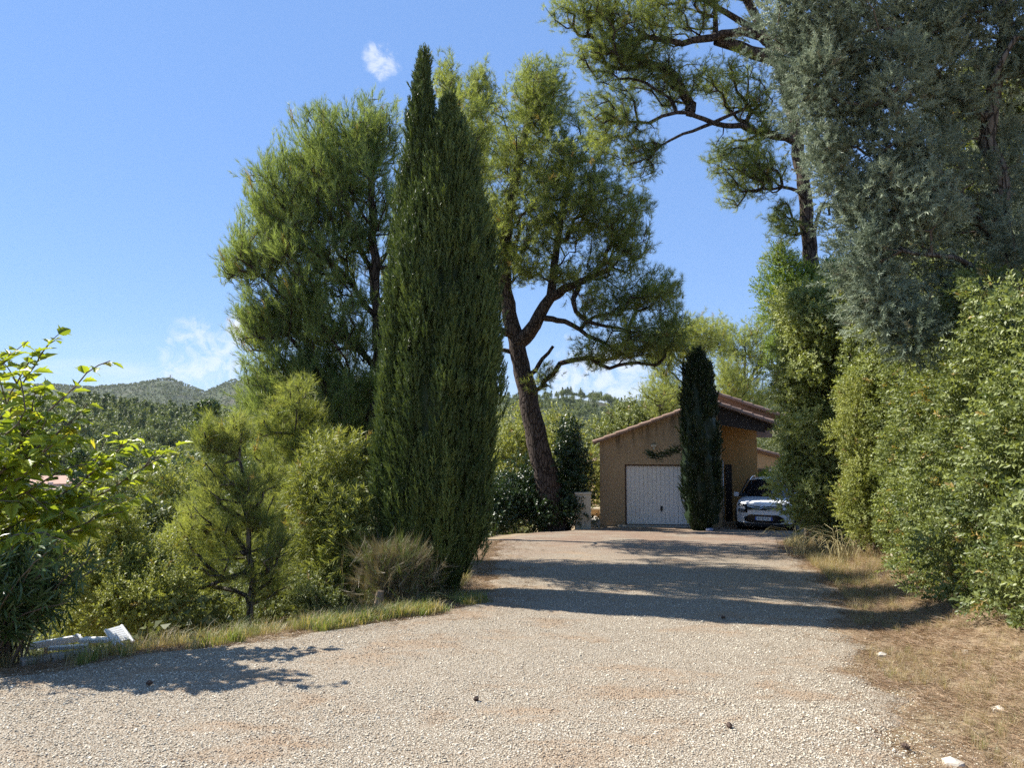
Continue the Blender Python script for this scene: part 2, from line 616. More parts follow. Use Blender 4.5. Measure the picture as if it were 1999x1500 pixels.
def scatter(name, pts, eul, scl, tint, meshes, seed=0, variant=None):
    """One object whose geometry nodes put raw copies of meshes on its points."""
    me = bpy.data.meshes.new(name)
    n = len(pts)
    me.vertices.add(n)
    me.vertices.foreach_set('co', np.ascontiguousarray(pts, np.float32).ravel())
    for nm, typ, arr in (('rot', 'FLOAT_VECTOR', eul), ('scl', 'FLOAT', scl), ('tint', 'FLOAT', tint)):
        a = me.attributes.new(nm, typ, 'POINT')
        a.data.foreach_set('vector' if typ == 'FLOAT_VECTOR' else 'value', np.ascontiguousarray(arr, np.float32).ravel())
    a = me.attributes.new('var', 'INT', 'POINT')
    if variant is None:
        variant = np.random.RandomState(seed).randint(0, len(meshes), n)
    a.data.foreach_set('value', np.ascontiguousarray(variant, np.int32))
    for q in meshes:
        for mm in q.materials:
            if mm.name not in [x.name for x in me.materials]:
                me.materials.append(mm)
    o = bpy.data.objects.new(name, me)
    COL.objects.link(o)
    ng = bpy.data.node_groups.new(name + '_nodes', 'GeometryNodeTree')
    ng.interface.new_socket('Geometry', in_out='INPUT', socket_type='NodeSocketGeometry')
    ng.interface.new_socket('Geometry', in_out='OUTPUT', socket_type='NodeSocketGeometry')
    G, K = ng.nodes, ng.links
    gi, go = G.new('NodeGroupInput'), G.new('NodeGroupOutput')
    iop = G.new('GeometryNodeInstanceOnPoints')
    K.new(gi.outputs[0], iop.inputs['Points'])
    join = G.new('GeometryNodeJoinGeometry')
    for q in reversed(meshes):
        so = HIDDEN.get(q.name)
        if so is None:
            so = bpy.data.objects.new('source_' + q.name, q)      # not linked to the scene: only a mesh source
            HIDDEN[q.name] = so
        oi = G.new('GeometryNodeObjectInfo')
        oi.inputs['Object'].default_value = so
        oi.inputs['As Instance'].default_value = False
        g2i = G.new('GeometryNodeGeometryToInstance')
        K.new(oi.outputs['Geometry'], g2i.inputs[0])
        K.new(g2i.outputs[0], join.inputs[0])
    K.new(join.outputs[0], iop.inputs['Instance'])
    iop.inputs['Pick Instance'].default_value = True

    def attr(nm, typ):
        q = G.new('GeometryNodeInputNamedAttribute')
        q.data_type = typ
        q.inputs['Name'].default_value = nm
        return q.outputs['Attribute']
    K.new(attr('var', 'INT'), iop.inputs['Instance Index'])
    e2r = G.new('FunctionNodeEulerToRotation')
    K.new(attr('rot', 'FLOAT_VECTOR'), e2r.inputs[0])
    K.new(e2r.outputs[0], iop.inputs['Rotation'])
    K.new(attr('scl', 'FLOAT'), iop.inputs['Scale'])
    K.new(iop.outputs[0], go.inputs[0])
    md = o.modifiers.new('scatter', 'NODES')
    md.node_group = ng
    return o


m, N, L = new_mat('limestone_chips')
at = N.new('ShaderNodeAttribute')
at.attribute_name = 'tint'
at.attribute_type = 'INSTANCER'
c = mixrgb(N, L, at.outputs['Fac'], (0.32, 0.265, 0.185), (0.71, 0.64, 0.50))
litter = noise(N, L, position(N, L, (1.0, 1.6, 1.0)), 1.1, 8, 0.66, 0.4)
c = mixrgb(N, L, mathn(N, L, 'MULTIPLY', ramp(N, L, litter, 0.50, 0.64), 0.8), c, (0.33, 0.235, 0.15))
c = mixrgb(N, L, ramp(N, L, at.outputs['Fac'], 0.02, 0.05), (0.22, 0.15, 0.10), c)
chip_mat = finish(m, N, L, principled(N, L, c, 0.9, spec=0.2))
chips = [stone_mesh('chip_%d' % i, 20 + i, chip_mat) for i in range(5)]
rs = np.random.RandomState(3)
gp = []
for (d0, d1, dens) in ((2.6, 6.0, 2900), (6.0, 9.0, 1600), (9.0, 13.0, 480), (13.0, 18.0, 120)):
    n = int((d1 - d0) * 1.6 * d1 * dens)
    y = rs.uniform(d0, d1, n)
    x = rs.uniform(-0.8, 0.8, n) * d1
    ok = (x > left_edge(y) - 0.12 + rs.normal(0, 0.12, n)) & (x < right_edge(y) + rs.normal(-0.15, 0.25, n)) & (np.abs(x) < y * 0.75 + 0.8)
    gp.append(np.stack((x[ok], y[ok]), -1))
gp = np.vstack(gp)
keep = rs.rand(len(gp)) < 0.6 + 0.4 * smooth(-0.5, 0.4, wobble(gp[:, 0] * 1.7, gp[:, 1] * 2.4, 1.0))
gp = gp[keep]
n = len(gp)
gpts = np.column_stack((gp, ground_z(gp[:, 0], gp[:, 1]) - 0.027 + 0.044 * smooth(0.0, 0.35, gp[:, 0] - left_edge(gp[:, 1])) * smooth(0.0, 0.45, right_edge(gp[:, 1]) - 0.1 - gp[:, 0]) + 0.008 * wobble(gp[:, 0], gp[:, 1], 3.0)))
gpts[:, 2] = np.maximum(gpts[:, 2], ground_z(gp[:, 0], gp[:, 1]) + 0.002)
gravel = scatter('gravel', gpts, rs.uniform(-3.14, 3.14, (n, 3)) * (0.15, 0.15, 1), np.clip(rs.lognormal(-4.66, 0.36, n), 0.006, 0.03),
                 rs.rand(n) ** 0.8, chips)
tag(gravel, kind='stuff')
print('gravel', n)

# ------------------------------------------------------------------ sprig templates: (verts, tris)
def unit(v):
    v = np.asarray(v, float)
    return v / np.maximum(np.linalg.norm(v, axis=-1, keepdims=True), 1e-9)


def needle_tris(starts, dirs, lens, w, rs):
    """Thin triangles (needles, branchlets)."""
    side = unit(np.cross(dirs, rs.normal(size=dirs.shape)))
    a = starts - side * w / 2
    b = starts + side * w / 2
    c = starts + dirs * lens[:, None]
    V = np.stack((a, b, c), 1).reshape(-1, 3)
    return V, np.arange(len(V)).reshape(-1, 3)


def join_parts(parts):
    V, F, o = [], [], 0
    for v, f in parts:
        V.append(v)
        F.append(f + o)
        o += len(v)
    return np.vstack(V), np.vstack(F)


def pine_sprig(seed, n=34, length=0.30, needle=0.11, w=0.007, spread=(22, 58)):
    rs = np.random.RandomState(seed)
    t = np.sort(rs.uniform(0.08, 1, n))
    ang = np.radians(rs.uniform(*spread, n)) * (1.1 - 0.55 * t)
    ph = rs.uniform(0, 2 * np.pi, n)
    d = np.stack((np.sin(ang) * np.cos(ph), np.sin(ang) * np.sin(ph), np.cos(ang)), -1)
    st = np.stack((0.02 * np.sin(t * 5), 0.02 * np.cos(t * 4), t * length), -1)
    v1 = needle_tris(st, d, needle * rs.uniform(0.7, 1.15, n), w, rs)
    v2 = needle_tris(np.zeros((2, 3)), np.array([[0.02, 0, 1.0], [0, 0.03, 1.0]]), np.array([length, length]), 0.012, rs)
    return join_parts([v1, v2])


def spray_sprig(seed, n=22, length=0.30, side=0.12, w=0.020, flat=0.35, ang=(16, 38)):
    """Cypress spray: branchlets alternating along an axis, mostly in one plane."""
    rs = np.random.RandomState(seed)
    t = np.linspace(0.03, 0.97, n)
    a = np.radians(rs.uniform(*ang, n))
    sgn = np.where(np.arange(n) % 2 == 0, 1, -1)
    off = rs.normal(0, flat, n)
    d = unit(np.stack((sgn * np.sin(a), off * np.sin(a) * 1.2, np.cos(a)), -1))
    st = np.stack((0 * t, 0 * t, t * length), -1)
    ln = side * (1.15 - 0.65 * t) * rs.uniform(0.75, 1.2, n)
    v1 = needle_tris(st, d, ln, w, rs)
    v2 = needle_tris(np.zeros((2, 3)), np.array([[0, 0, 1.0], [0.01, 0.01, 1.0]]), np.array([length * 1.1] * 2), w, rs)
    return join_parts([v1, v2])


def tuft_sprig(seed, n=34, length=0.20, side=0.075, w=0.014):
    """Blue cypress: fluffy three-dimensional sprays."""
    rs = np.random.RandomState(seed)
    t = rs.uniform(0, 1, n)
    a = np.radians(rs.uniform(20, 75, n))
    ph = rs.uniform(0, 2 * np.pi, n)
    d = np.stack((np.sin(a) * np.cos(ph), np.sin(a) * np.sin(ph), np.cos(a)), -1)
    st = np.stack((0 * t, 0 * t, t * length), -1)
    return needle_tris(st, d, side * rs.uniform(0.6, 1.3, n), w, rs)


def leaf(L, W, fold=0.25, droop=0.15, base=(0, 0, 0), fwd=(0, 0, 1), up=(1, 0, 0)):
    """Pointed leaf of four triangles folded along its rib."""
    f, u = unit(np.array(fwd)), np.array(up, float)
    u = unit(u - f * np.dot(u, f))
    s = np.cross(f, u)
    b = np.array(base, float)
    V = np.array([b, b + f * L * 0.45 + s * W / 2 + u * W * fold, b + f * L * 0.5, b + f * L * 0.45 - s * W / 2 + u * W * fold, b + f * L - u * L * droop])
    return V, np.array([[0, 1, 2], [0, 2, 3], [1, 4, 2], [2, 4, 3]])


def lobed_leaf(L, base, fwd, up, rs):
    """Mulberry leaf: three pointed lobes, toothed edge, folded and drooping."""
    f, u = unit(np.array(fwd, float)), np.array(up, float)
    u = unit(u - f * np.dot(u, f))
    s = np.cross(f, u)
    half = [(0.10, 0.10), (0.18, 0.30), (0.30, 0.27), (0.50, 0.47), (0.46, 0.24), (0.62, 0.27), (0.72, 0.17), (0.84, 0.12)]
    fold, dr = rs.uniform(0.1, 0.45), rs.uniform(0.05, 0.4)

    def pt(y, x):
        return np.array(base) + f * (y * L) + s * (x * L) + u * (abs(x) * fold * L - dr * y * y * L)
    mid = [pt(y, 0) for y in (0.0, 0.3, 0.6, 1.0)]
    V = list(mid)
    F = []
    for sg in (1, -1):
        o = len(V)
        V += [pt(y, sg * x) for y, x in half]
        e = [o + i for i in range(8)]
        F += [(0, e[0], e[1]), (0, e[1], 1), (1, e[1], e[2]), (1, e[2], e[3]), (1, e[3], e[4]), (1, e[4], 2), (2, e[4], e[5]), (2, e[5], e[6]), (2, e[6], e[7]), (2, e[7], 3)]
    return np.array(V), np.array(F)


def leaf_sprig(seed, n=9, length=0.16, L=0.06, W=0.03, spread=60, droop=0.15):
    rs = np.random.RandomState(seed)
    parts = []
    for i in range(n):
        t = (i + 0.5) / n
        a = math.radians(spread * (1.15 - 0.6 * t) * rs.uniform(0.7, 1.2))
        ph = i * 2.4 + rs.uniform(-0.4, 0.4)
        d = np.array((math.sin(a) * math.cos(ph), math.sin(a) * math.sin(ph), math.cos(a)))
        k = rs.uniform(0.7, 1.2)
        parts.append(leaf(L * k, W * k, rs.uniform(0.05, 0.35), droop * rs.uniform(0, 2), (0, 0, t * length), d, (0, 0, 1) if a > 0.3 else (1, 0, 0)))
    parts.append(needle_tris(np.zeros((1, 3)), np.array([[0, 0, 1.0]]), np.array([length]), 0.006, rs))
    return join_parts(parts)


def blade_tuft(seed, n=14, h=0.22, w=0.006, lean=0.5):
    rs = np.random.RandomState(seed)
    parts = []
    for i in range(n):
        a = rs.uniform(0, 2 * np.pi)
        l = rs.uniform(0.1, lean)
        hh = h * rs.uniform(0.5, 1.15)
        b = np.array((rs.normal(0, 0.03), rs.normal(0, 0.03), -0.01))
        d = np.array((math.cos(a), math.sin(a), 0))
        s = np.array((-d[1], d[0], 0)) * w / 2
        p1 = b + d * l * hh * 0.35 + np.array((0, 0, hh * 0.6))
        p2 = b + d * l * hh * 1.1 + np.array((0, 0, hh * (1 - 0.35 * l)))
        parts.append((np.array([b - s, b + s, p1 - s * 0.8, p1 + s * 0.8, p2]), np.array([[0, 1, 3], [0, 3, 2], [2, 3, 4]])))
    return join_parts(parts)


def frames(dirs, rs, roll=None):
    """Rotation matrices (n,3,3) that take local z to dirs."""
    d = unit(dirs)
    r = unit(rs.normal(size=d.shape))
    u = unit(np.cross(d, r))
    w = np.cross(d, u)
    return np.stack((u, w, d), -1)


def place(templates, pos, dirs, scl, rs, tint=None):
    """Real geometry: every sprig transformed and joined. Returns V, F, tint per vertex."""
    n = len(pos)
    Rm = frames(dirs, rs) * np.asarray(scl, float)[:, None, None]
    tint = rs.rand(n) if tint is None else tint
    which = rs.randint(0, len(templates), n)
    Vs, Fs, Ts, o = [], [], [], 0
    for k, (tv, tf) in enumerate(templates):
        i = np.where(which == k)[0]
        if len(i) == 0:
            continue
        v = np.einsum('nij,vj->nvi', Rm[i], tv) + pos[i][:, None, :]
        f = tf[None] + (np.arange(len(i)) * len(tv))[:, None, None] + o
        Vs.append(v.reshape(-1, 3))
        Fs.append(f.reshape(-1, 3))
        Ts.append(np.repeat(tint[i], len(tv)))
        o += len(i) * len(tv)
    return np.vstack(Vs), np.vstack(Fs), np.concatenate(Ts)


TRI = {'n': 0}


def leafmass(name, templates, pos, dirs, scl, rs, mat, parent, tint=None):
    V, F, T = place(templates, np.asarray(pos), np.asarray(dirs), scl, rs, tint)
    TRI['n'] += len(F)
    o = link(name, np_mesh(name, V, F, mat, T), parent)
    o['kind'] = 'stuff'
    return o


# ------------------------------------------------------------------ branching
def catmull(pts, step):
    pts = np.asarray(pts, float)
    if len(pts) < 2:
        return pts
    q = np.vstack((2 * pts[0] - pts[1], pts, 2 * pts[-1] - pts[-2]))
    out = []
    for i in range(1, len(q) - 2):
        p0, p1, p2, p3 = q[i - 1:i + 3]
        k = max(2, int(np.linalg.norm((p2 - p1)[:3]) / step))
        for t in np.linspace(0, 1, k, endpoint=False):
            out.append(0.5 * ((2 * p1) + (-p0 + p2) * t + (2 * p0 - 5 * p1 + 4 * p2 - p3) * t * t + (-p0 + 3 * p1 - 3 * p2 + p3) * t ** 3))
    out.append(pts[-1])
    return np.array(out)


class Skeleton:
    def __init__(self, rs, cap=30000):
        self.rs = rs
        self.pos = np.zeros((cap, 3))
        self.par = np.full(cap, -1)
        self.fix = np.zeros(cap)
        self.pl = np.zeros(cap)
        self.n = 0
        self.limbs = []
        self.tips = []

    def node(self, p, par, fix=0.0):
        i = self.n
        self.pos[i] = p
        self.par[i] = par
        self.fix[i] = fix
        self.pl[i] = 0 if par < 0 else self.pl[par] + np.linalg.norm(p - self.pos[par])
        self.n += 1
        return i

    def limb(self, pts, r0, r1, step=0.25, jit=0.02, flare=0.0, tip=False):
        """A hand-placed main limb: smooth sweep from r0 to r1."""
        c = catmull(pts, step)
        k = len(c)
        c[1:-1] += self.rs.normal(0, jit, (k - 2, 3))
        t = np.linspace(0, 1, k)
        r = r0 + (r1 - r0) * t ** 0.8 + flare * np.exp(-t * 14)
        par = -1
        if self.n:
            d = np.linalg.norm(self.pos[:self.n] - c[0], axis=1)
            par = int(np.argmin(d))
            c[0] = self.pos[par]
        for i in range(k):
            if i == 0 and par >= 0:
                continue
            par = self.node(c[i], par, r[i])
        self.limbs.append((c, r))
        if tip:
            self.tips.append(par)

    def grow(self, att, seg=0.35, wander=0.06, cpath=0.25, zmin=-99, bend=0.45, sag=0.0):
        main = self.pos[:self.n].copy()
        order = np.argsort([np.min(np.linalg.norm(main - a, axis=1)) for a in att])
        for j in order:
            a = att[j]
            p = self.pos[:self.n]
            d = np.linalg.norm(p - a, axis=1)
            cost = d + cpath * self.pl[:self.n] + 5.0 * (p[:, 2] < zmin) + 0.35 * np.maximum(p[:, 2] - a[2], 0)
            i = int(np.argmin(cost))
            dist = d[i]
            k = max(1, int(math.ceil(dist / seg)))
            s = self.pos[i].copy()
            pd = unit(s - self.pos[self.par[i]]) if self.par[i] >= 0 else np.array((0, 0, 1.0))
            ctrl = s + pd * dist * bend + self.rs.normal(0, wander * dist, 3) - np.array((0, 0, sag * dist))
            cur = i
            for q in range(1, k + 1):
                t = q / k
                pt = (1 - t) ** 2 * s + 2 * t * (1 - t) * ctrl + t * t * a
                if q < k:
                    pt = pt + self.rs.normal(0, 0.05 * seg, 3)
                cur = self.node(pt, cur)
            self.tips.append(cur)

    def radii(self, tip=0.006, expo=0.5, rmax=0.2):
        n = self.n
        cnt = np.zeros(n)
        cnt[self.tips] += 1
        for i in range(n - 1, 0, -1):
            if self.par[i] >= 0:
                cnt[self.par[i]] += max(cnt[i], 0.3)
        r = np.minimum(tip * np.maximum(cnt, 1) ** expo, rmax)
        self.rad = np.where(self.fix[:n] > 0, self.fix[:n], r)
        return self.rad

    def twig_mesh(self, name, mat, parent, sides=5):
        n = self.n
        i = np.array([k for k in range(n) if self.par[k] >= 0 and not (self.fix[k] > 0 and self.fix[self.par[k]] > 0)], dtype=int)
        if len(i) == 0:
            return None
        a, b = self.pos[self.par[i]], self.pos[i]
        ra, rb = np.minimum(self.rad[self.par[i]], self.rad[i] * 1.3), self.rad[i]
        d = unit(b - a)
        ref = np.where(np.abs(d[:, 2:3]) < 0.9, np.array([[0, 0, 1.0]]), np.array([[1.0, 0, 0]]))
        u = unit(np.cross(d, ref))
        w = np.cross(d, u)
        an = np.arange(sides) * 2 * np.pi / sides
        ring = u[:, None] * np.cos(an)[None, :, None] + w[:, None] * np.sin(an)[None, :, None]
        A_ = a[:, None] + ring * ra[:, None, None]
        B_ = (b + d * rb[:, None] * 0.3)[:, None] + ring * rb[:, None, None]
        V = np.concatenate((A_, B_), 1).reshape(-1, 3)
        k = np.arange(sides)
        q = np.stack((k, (k + 1) % sides, (k + 1) % sides + sides, k + sides), -1)
        F = (q[None] + (np.arange(len(i)) * 2 * sides)[:, None, None]).reshape(-1, 4)
        TRI['n'] += len(F) * 2
        o = link(name, np_mesh(name, V, F, mat, smooth_shade=True), parent)
        o['kind'] = 'stuff'
        return o

    def limb_mesh(self, name, mat, parent, which=None, sides=14):
        """Swept, slightly lumpy tubes for the hand-placed limbs."""
        Vs, Fs, o = [], [], 0
        for li, (c, r) in enumerate(self.limbs):
            if which is not None and li not in which:
                continue
            ref = np.array((1.0, 0, 0))
            k = len(c)
            for i in range(k):
                t = unit(c[min(i + 1, k - 1)] - c[max(i - 1, 0)])
                if abs(np.dot(ref, t)) > 0.95:
                    ref = np.array((0, 1.0, 0))
                u = unit(ref - t * np.dot(ref, t))
                ref = u
                w = np.cross(t, u)
                an = np.arange(sides) * 2 * np.pi / sides
                lump = 1 + 0.06 * np.sin(an * 3 + i * 0.35 + li) + 0.05 * np.sin(an * 5 - i * 0.6) + self.rs.normal(0, 0.015, sides)
                Vs.append(c[i] + (u * np.cos(an)[:, None] + w * np.sin(an)[:, None]) * (r[i] * lump)[:, None])
            q = np.arange(sides)
            for i in range(k - 1):
                Fs.append(np.stack((q, (q + 1) % sides, (q + 1) % sides + sides, q + sides), -1) + o + i * sides)
            o += k * sides
        F = np.vstack(Fs)
        TRI['n'] += len(F) * 2
        return link(name, np_mesh(name, np.vstack(Vs), F, mat, smooth_shade=True), parent)

    def tipdirs(self):
        t = np.array(self.tips)
        return self.pos[t], unit(self.pos[t] - self.pos[self.par[t]])


def blob_points(blobs, rs, per=1.0, shell=0.45):
    """blobs: (px, py, rx_px, ry_px, D, rz_m, n) -> points spread through ellipsoids seen at those pixels."""
    out = []
    for px, py, rx, ry, D, rz, n in blobs:
        n = int(n * per)
        c = P(px, py, D)
        s = D / FPX
        d = unit(rs.normal(size=(n, 3)))
        k = rs.rand(n) ** shell
        out.append(c + d * k[:, None] * np.array((rx * s, rz, ry * s)))
    return np.vstack(out)


def tufts(sk, rs, k, along=0.35, up=0.5, jit=0.5, spread=0.10, extra_nodes=0.0):
    """Sprig positions and directions at the twig ends."""
    p, d = sk.tipdirs()
    P_, D_ = [], []
    for q in range(k):
        off = -d * rs.uniform(0, along, (len(p), 1)) + rs.normal(0, spread, p.shape)
        P_.append(p + off)
        D_.append(unit(d + np.array((0, 0, up)) + rs.normal(0, jit, p.shape)))
    return np.vstack(P_), np.vstack(D_)


T_PINE = [pine_sprig(i, 34, 0.15, 0.125, 0.0055, (28, 88)) for i in range(5)]
T_PINE_FAR = [pine_sprig(10 + i, 28, 0.19, 0.16, 0.009, (28, 88)) for i in range(4)]
T_PINE_LONG = [pine_sprig(20 + i, 30, 0.18, 0.13, 0.005, (25, 75)) for i in range(4)]
T_CANDLE = [pine_sprig(70 + i, 36, 0.27, 0.115, 0.0055, (26, 62)) for i in range(5)]
T_CYP = [spray_sprig(30 + i, 20, 0.21, 0.075, 0.014, 0.5) for i in range(5)]
T_CYP_FAR = [spray_sprig(36 + i, 14, 0.34, 0.14, 0.035) for i in range(4)]
T_ARIZ = [tuft_sprig(40 + i) for i in range(5)]
T_LEAF = [leaf_sprig(50 + i, 9, 0.15, 0.050 + 0.008 * i, 0.024 + 0.005 * i) for i in range(5)]
T_LEAF_S = [leaf_sprig(56 + i, 9, 0.14, 0.042, 0.022) for i in range(4)]
T_LEAF_FAR = [leaf_sprig(60 + i, 7, 0.26, 0.12, 0.065) for i in range(4)]
T_OLE = [leaf_sprig(64 + i, 12, 0.20, 0.13, 0.022, 50, 0.1) for i in range(4)]

# ------------------------------------------------------------------ trees and shrubs
def pine(name, label, trunk, limbs, blobs, D, mat, seed, k=6, tmpl=None, r0=0.2, r1=0.05, scl=(0.8, 1.25), up=0.45, jit=0.45, group=None,
         flare=0.0, seg=0.4, per=1.0, cpath=0.25, along=0.4, spread=0.12, barkm='bark', zmin=-99, tone=0.0, sag=0.0, dead=0.015):
    rs = np.random.RandomState(seed)
    sk = Skeleton(rs)
    base = np.array(trunk[0], float)
    root = empty(name, base, label, 'tree', group)
    sk.limb(trunk, r0, r1, flare=flare)
    for pts, a, b in limbs:
        sk.limb(pts, a, b)
    att = blob_points(blobs, rs, per)
    sk.grow(att, seg, cpath=cpath, zmin=zmin, sag=sag)
    sk.radii(0.007, 0.5, r0 * 0.6)
    sk.limb_mesh('trunk', M[barkm], root, [0])
    for li in range(1, len(sk.limbs)):
        sk.limb_mesh('limb', M[barkm], root, [li], sides=10)
    sk.twig_mesh('branches', M[barkm], root, 4)
    p, d = tufts(sk, rs, k, along, up, jit, spread)
    sc = rs.uniform(*scl, len(p))
    # colour: clumps share a tone; a few sprigs are dry
    cen = np.array([b[:1] for b in p[:1]])
    ph = np.sin(p[:, 0] * 2.1 + seed) * np.sin(p[:, 1] * 1.7) * np.sin(p[:, 2] * 2.3 + 1)
    ti = np.clip(0.42 + 0.28 * ph + rs.normal(0, 0.18, len(p)) + tone, 0, 0.9)
    ti = np.where(rs.rand(len(p)) < dead, 0.99, ti)
    leafmass('crown', tmpl or T_PINE, p, d, sc, rs, mat, root, ti)
    return root


def ground_at(px, py_guess, D):
    x = (px - W0 / 2) / FPX * D
    return np.array((x, D, gz(x, D)))


# big leaning pine by the garage
D = 25.2
b = ground_at(1083, 1030, D)
trunk = [b - (0, 0, 0.15), P(1072, 960, D), P(1052, 870, D), P(1030, 770, D), P(1008, 670, D), P(995, 610, D), P(985, 540, D), P(990, 440, D), P(1010, 330, D), P(1040, 200, D)]
limbs = [
    ([P(1012, 668, D), P(1032, 650, D - 0.2), P(1054, 615, D - 0.3), P(1077, 580, D - 0.4), P(1133, 552, D - 0.5), P(1185, 530, D - 0.7)], 0.30, 0.07),
    ([P(1050, 622, D), P(1077, 622, D - 0.5), P(1119, 636, D - 0.8), P(1180, 672, D - 1.0), P(1232, 700, D - 1.2)], 0.12, 0.04),
    ([P(1077, 580, D - 0.4), P(1085, 500, D), P(1100, 400, D + 0.4), P(1120, 300, D + 0.5)], 0.16, 0.05),
    ([P(1133, 552, D - 0.5), P(1118, 590, D - 0.9), P(1140, 625, D - 1.1), P(1200, 640, D - 1.4), P(1262, 655, D - 1.6)], 0.10, 0.03),
    ([P(995, 610, D), P(960, 570, D + 0.3), P(920, 480, D + 0.6), P(900, 360, D + 0.6)], 0.18, 0.05),
    ([P(1002, 655, D), P(975, 645, D - 0.3), P(950, 660, D - 0.5)], 0.14, 0.10),
    ([P(1010, 690, D), P(985, 685, D), P(955, 682, D)], 0.10, 0.05),
    ([P(1040, 735, D), P(1052, 712, D - 0.2), P(1080, 676, D - 0.4)], 0.09, 0.05),
    ([P(1035, 770, D), P(1055, 757, D - 0.3), P(1068, 752, D - 0.4)], 0.08, 0.06),
]
blobs = [
    (1055, 190, 62, 75, D, 1.6, 130), (1000, 300, 110, 110, D, 2.2, 170), (1110, 320, 95, 110, D, 2.0, 150), 
    (1180, 420, 90, 75, D - 0.3, 1.8, 120), (1050, 430, 120, 90, D, 2.4, 170), (1220, 480, 55, 60, D - 0.5, 1.2, 50),
    (960, 470, 70, 90, D, 1.6, 70), (1130, 530, 90, 50, D - 0.5, 1.6, 60), (1280, 570, 55, 40, D - 1.0, 1.2, 46), (1200, 600, 80, 50, D - 1.0, 1.3, 60),
    (1250, 670, 75, 48, D - 1.4, 1.2, 70), (1170, 690, 50, 40, D - 1.0, 0.9, 26), (1310, 640, 40, 45, D - 1.4, 0.8, 26), (1010, 520, 60, 60, D, 1.6, 40),
    (1060, 735, 26, 28, D - 0.4, 0.4, 9), (965, 590, 34, 50, D + 0.5, 0.8, 16),
]
pine('pine_tree', 'tall leaning pine with a thick dark trunk beside the garage', trunk, limbs, blobs, D, M['pine'], 11, k=6, per=1.55, tmpl=T_PINE_FAR, r0=0.46, r1=0.10,
     scl=(0.9, 1.4), up=0.55, jit=0.6, flare=0.12, seg=0.5, spread=0.13, along=0.22, cpath=0.2, zmin=1.8)

# slender pine standing behind the tall cypress
D = 21.0
b = ground_at(872, 1050, D)
trunk = [b - (0, 0, 0.3), P(872, 900, D), P(880, 650, D), P(890, 400, D), P(890, 200, D)]
blobs = [(905, 290, 60, 100, D - 0.6, 2.2, 130), (872, 165, 26, 60, D, 0.7, 34), (938, 190, 34, 60, D, 0.8, 40), (880, 430, 80, 90, D - 0.8, 2.6, 140), (850, 560, 90, 90, D - 0.8, 2.6, 140), (900, 680, 70, 80, D - 0.8, 2.4, 90), (830, 320, 40, 70, D, 1.2, 40)]  # crown deepened towards the drive to widen its shadow
pine('pine_tree', 'slender feathery pine peeping out behind the tall cypress', trunk, [], blobs, D, M['pine'], 15, k=5, per=1.5, tmpl=T_PINE_FAR, r0=0.22, r1=0.04, scl=(0.8, 1.3), up=0.8, jit=0.5, seg=0.5, spread=0.12, along=0.2, cpath=0.3, tone=0.05)

# broad pine whose crown leans out over the slope, behind the tall cypress
D = 15.9
b = ground_at(752, 1150, D)
trunk = [b - (0, 0, 0.2), P(750, 1000, D), P(742, 800, D), P(735, 600, D), P(728, 440, D), P(722, 320, D), P(715, 240, D)]
limbs = [
    ([P(738, 640, D), P(690, 560, D), P(620, 480, D - 0.2), P(560, 420, D - 0.3)], 0.07, 0.02),
    ([P(740, 720, D), P(670, 660, D - 0.2), P(580, 600, D - 0.5), P(500, 530, D - 0.6)], 0.07, 0.02),
    ([P(742, 800, D), P(670, 760, D - 0.3), P(590, 715, D - 0.6), P(520, 690, D - 0.8)], 0.065, 0.02),
    ([P(733, 540, D), P(690, 450, D + 0.3), P(640, 350, D + 0.3)], 0.06, 0.02),
    ([P(745, 880, D), P(680, 870, D - 0.5), P(600, 850, D - 0.8), P(540, 810, D - 0.9)], 0.06, 0.02),
]
blobs = [
    (640, 310, 95, 95, D, 1.2, 150), (735, 270, 50, 75, D, 0.9, 70), (690, 390, 100, 120, D, 1.4, 150), (560, 400, 75, 95, D, 1.2, 130), (520, 480, 60, 80, D - 0.2, 1.0, 80),
    (470, 520, 40, 42, D - 0.3, 0.6, 34), (620, 520, 120, 110, D, 1.6, 170), (560, 620, 95, 70, D - 0.2, 1.3, 110), (510, 650, 50, 45, D - 0.4, 0.8, 44), (660, 660, 100, 90, D, 1.5, 130),
    (570, 740, 90, 60, D - 0.5, 1.2, 100), (520, 810, 55, 55, D - 0.6, 0.9, 60), (640, 800, 90, 80, D - 0.3, 1.3, 110), (600, 890, 90, 60, D - 0.6, 1.2, 60), (690, 900, 60, 70, D - 0.3, 1.0, 40), (845, 330, 40, 70, D - 2.7, 0.9, 60), (845, 440, 55, 90, D - 2.8, 1.0, 80), (850, 600, 75, 110, D - 2.9, 1.1, 90), (850, 480, 70, 120, D - 0.9, 1.0, 60), (770, 500, 50, 120, D + 0.8, 1.4, 50), (845, 770, 75, 90, D - 2.9, 1.1, 60), (850, 690, 80, 110, D - 0.9, 1.0, 60), (700, 790, 55, 80, D - 0.6, 1.0, 60), (715, 890, 50, 60, D - 0.6, 0.9, 40), (640, 950, 60, 50, D - 0.8, 0.9, 36),  # some clumps hidden behind the cypress are added to fill the drive's shadow
]
pine('pine_tree', 'broad bushy pine with upswept branches rising behind the tall cypress', trunk, limbs, blobs, D, M['pine_blue'], 12, k=5, per=1.6, tmpl=T_CANDLE, r0=0.22, r1=0.05, scl=(0.9, 1.4),
     up=1.15, jit=0.36, seg=0.4, along=0.2, spread=0.075, cpath=0.32, tone=0.04)

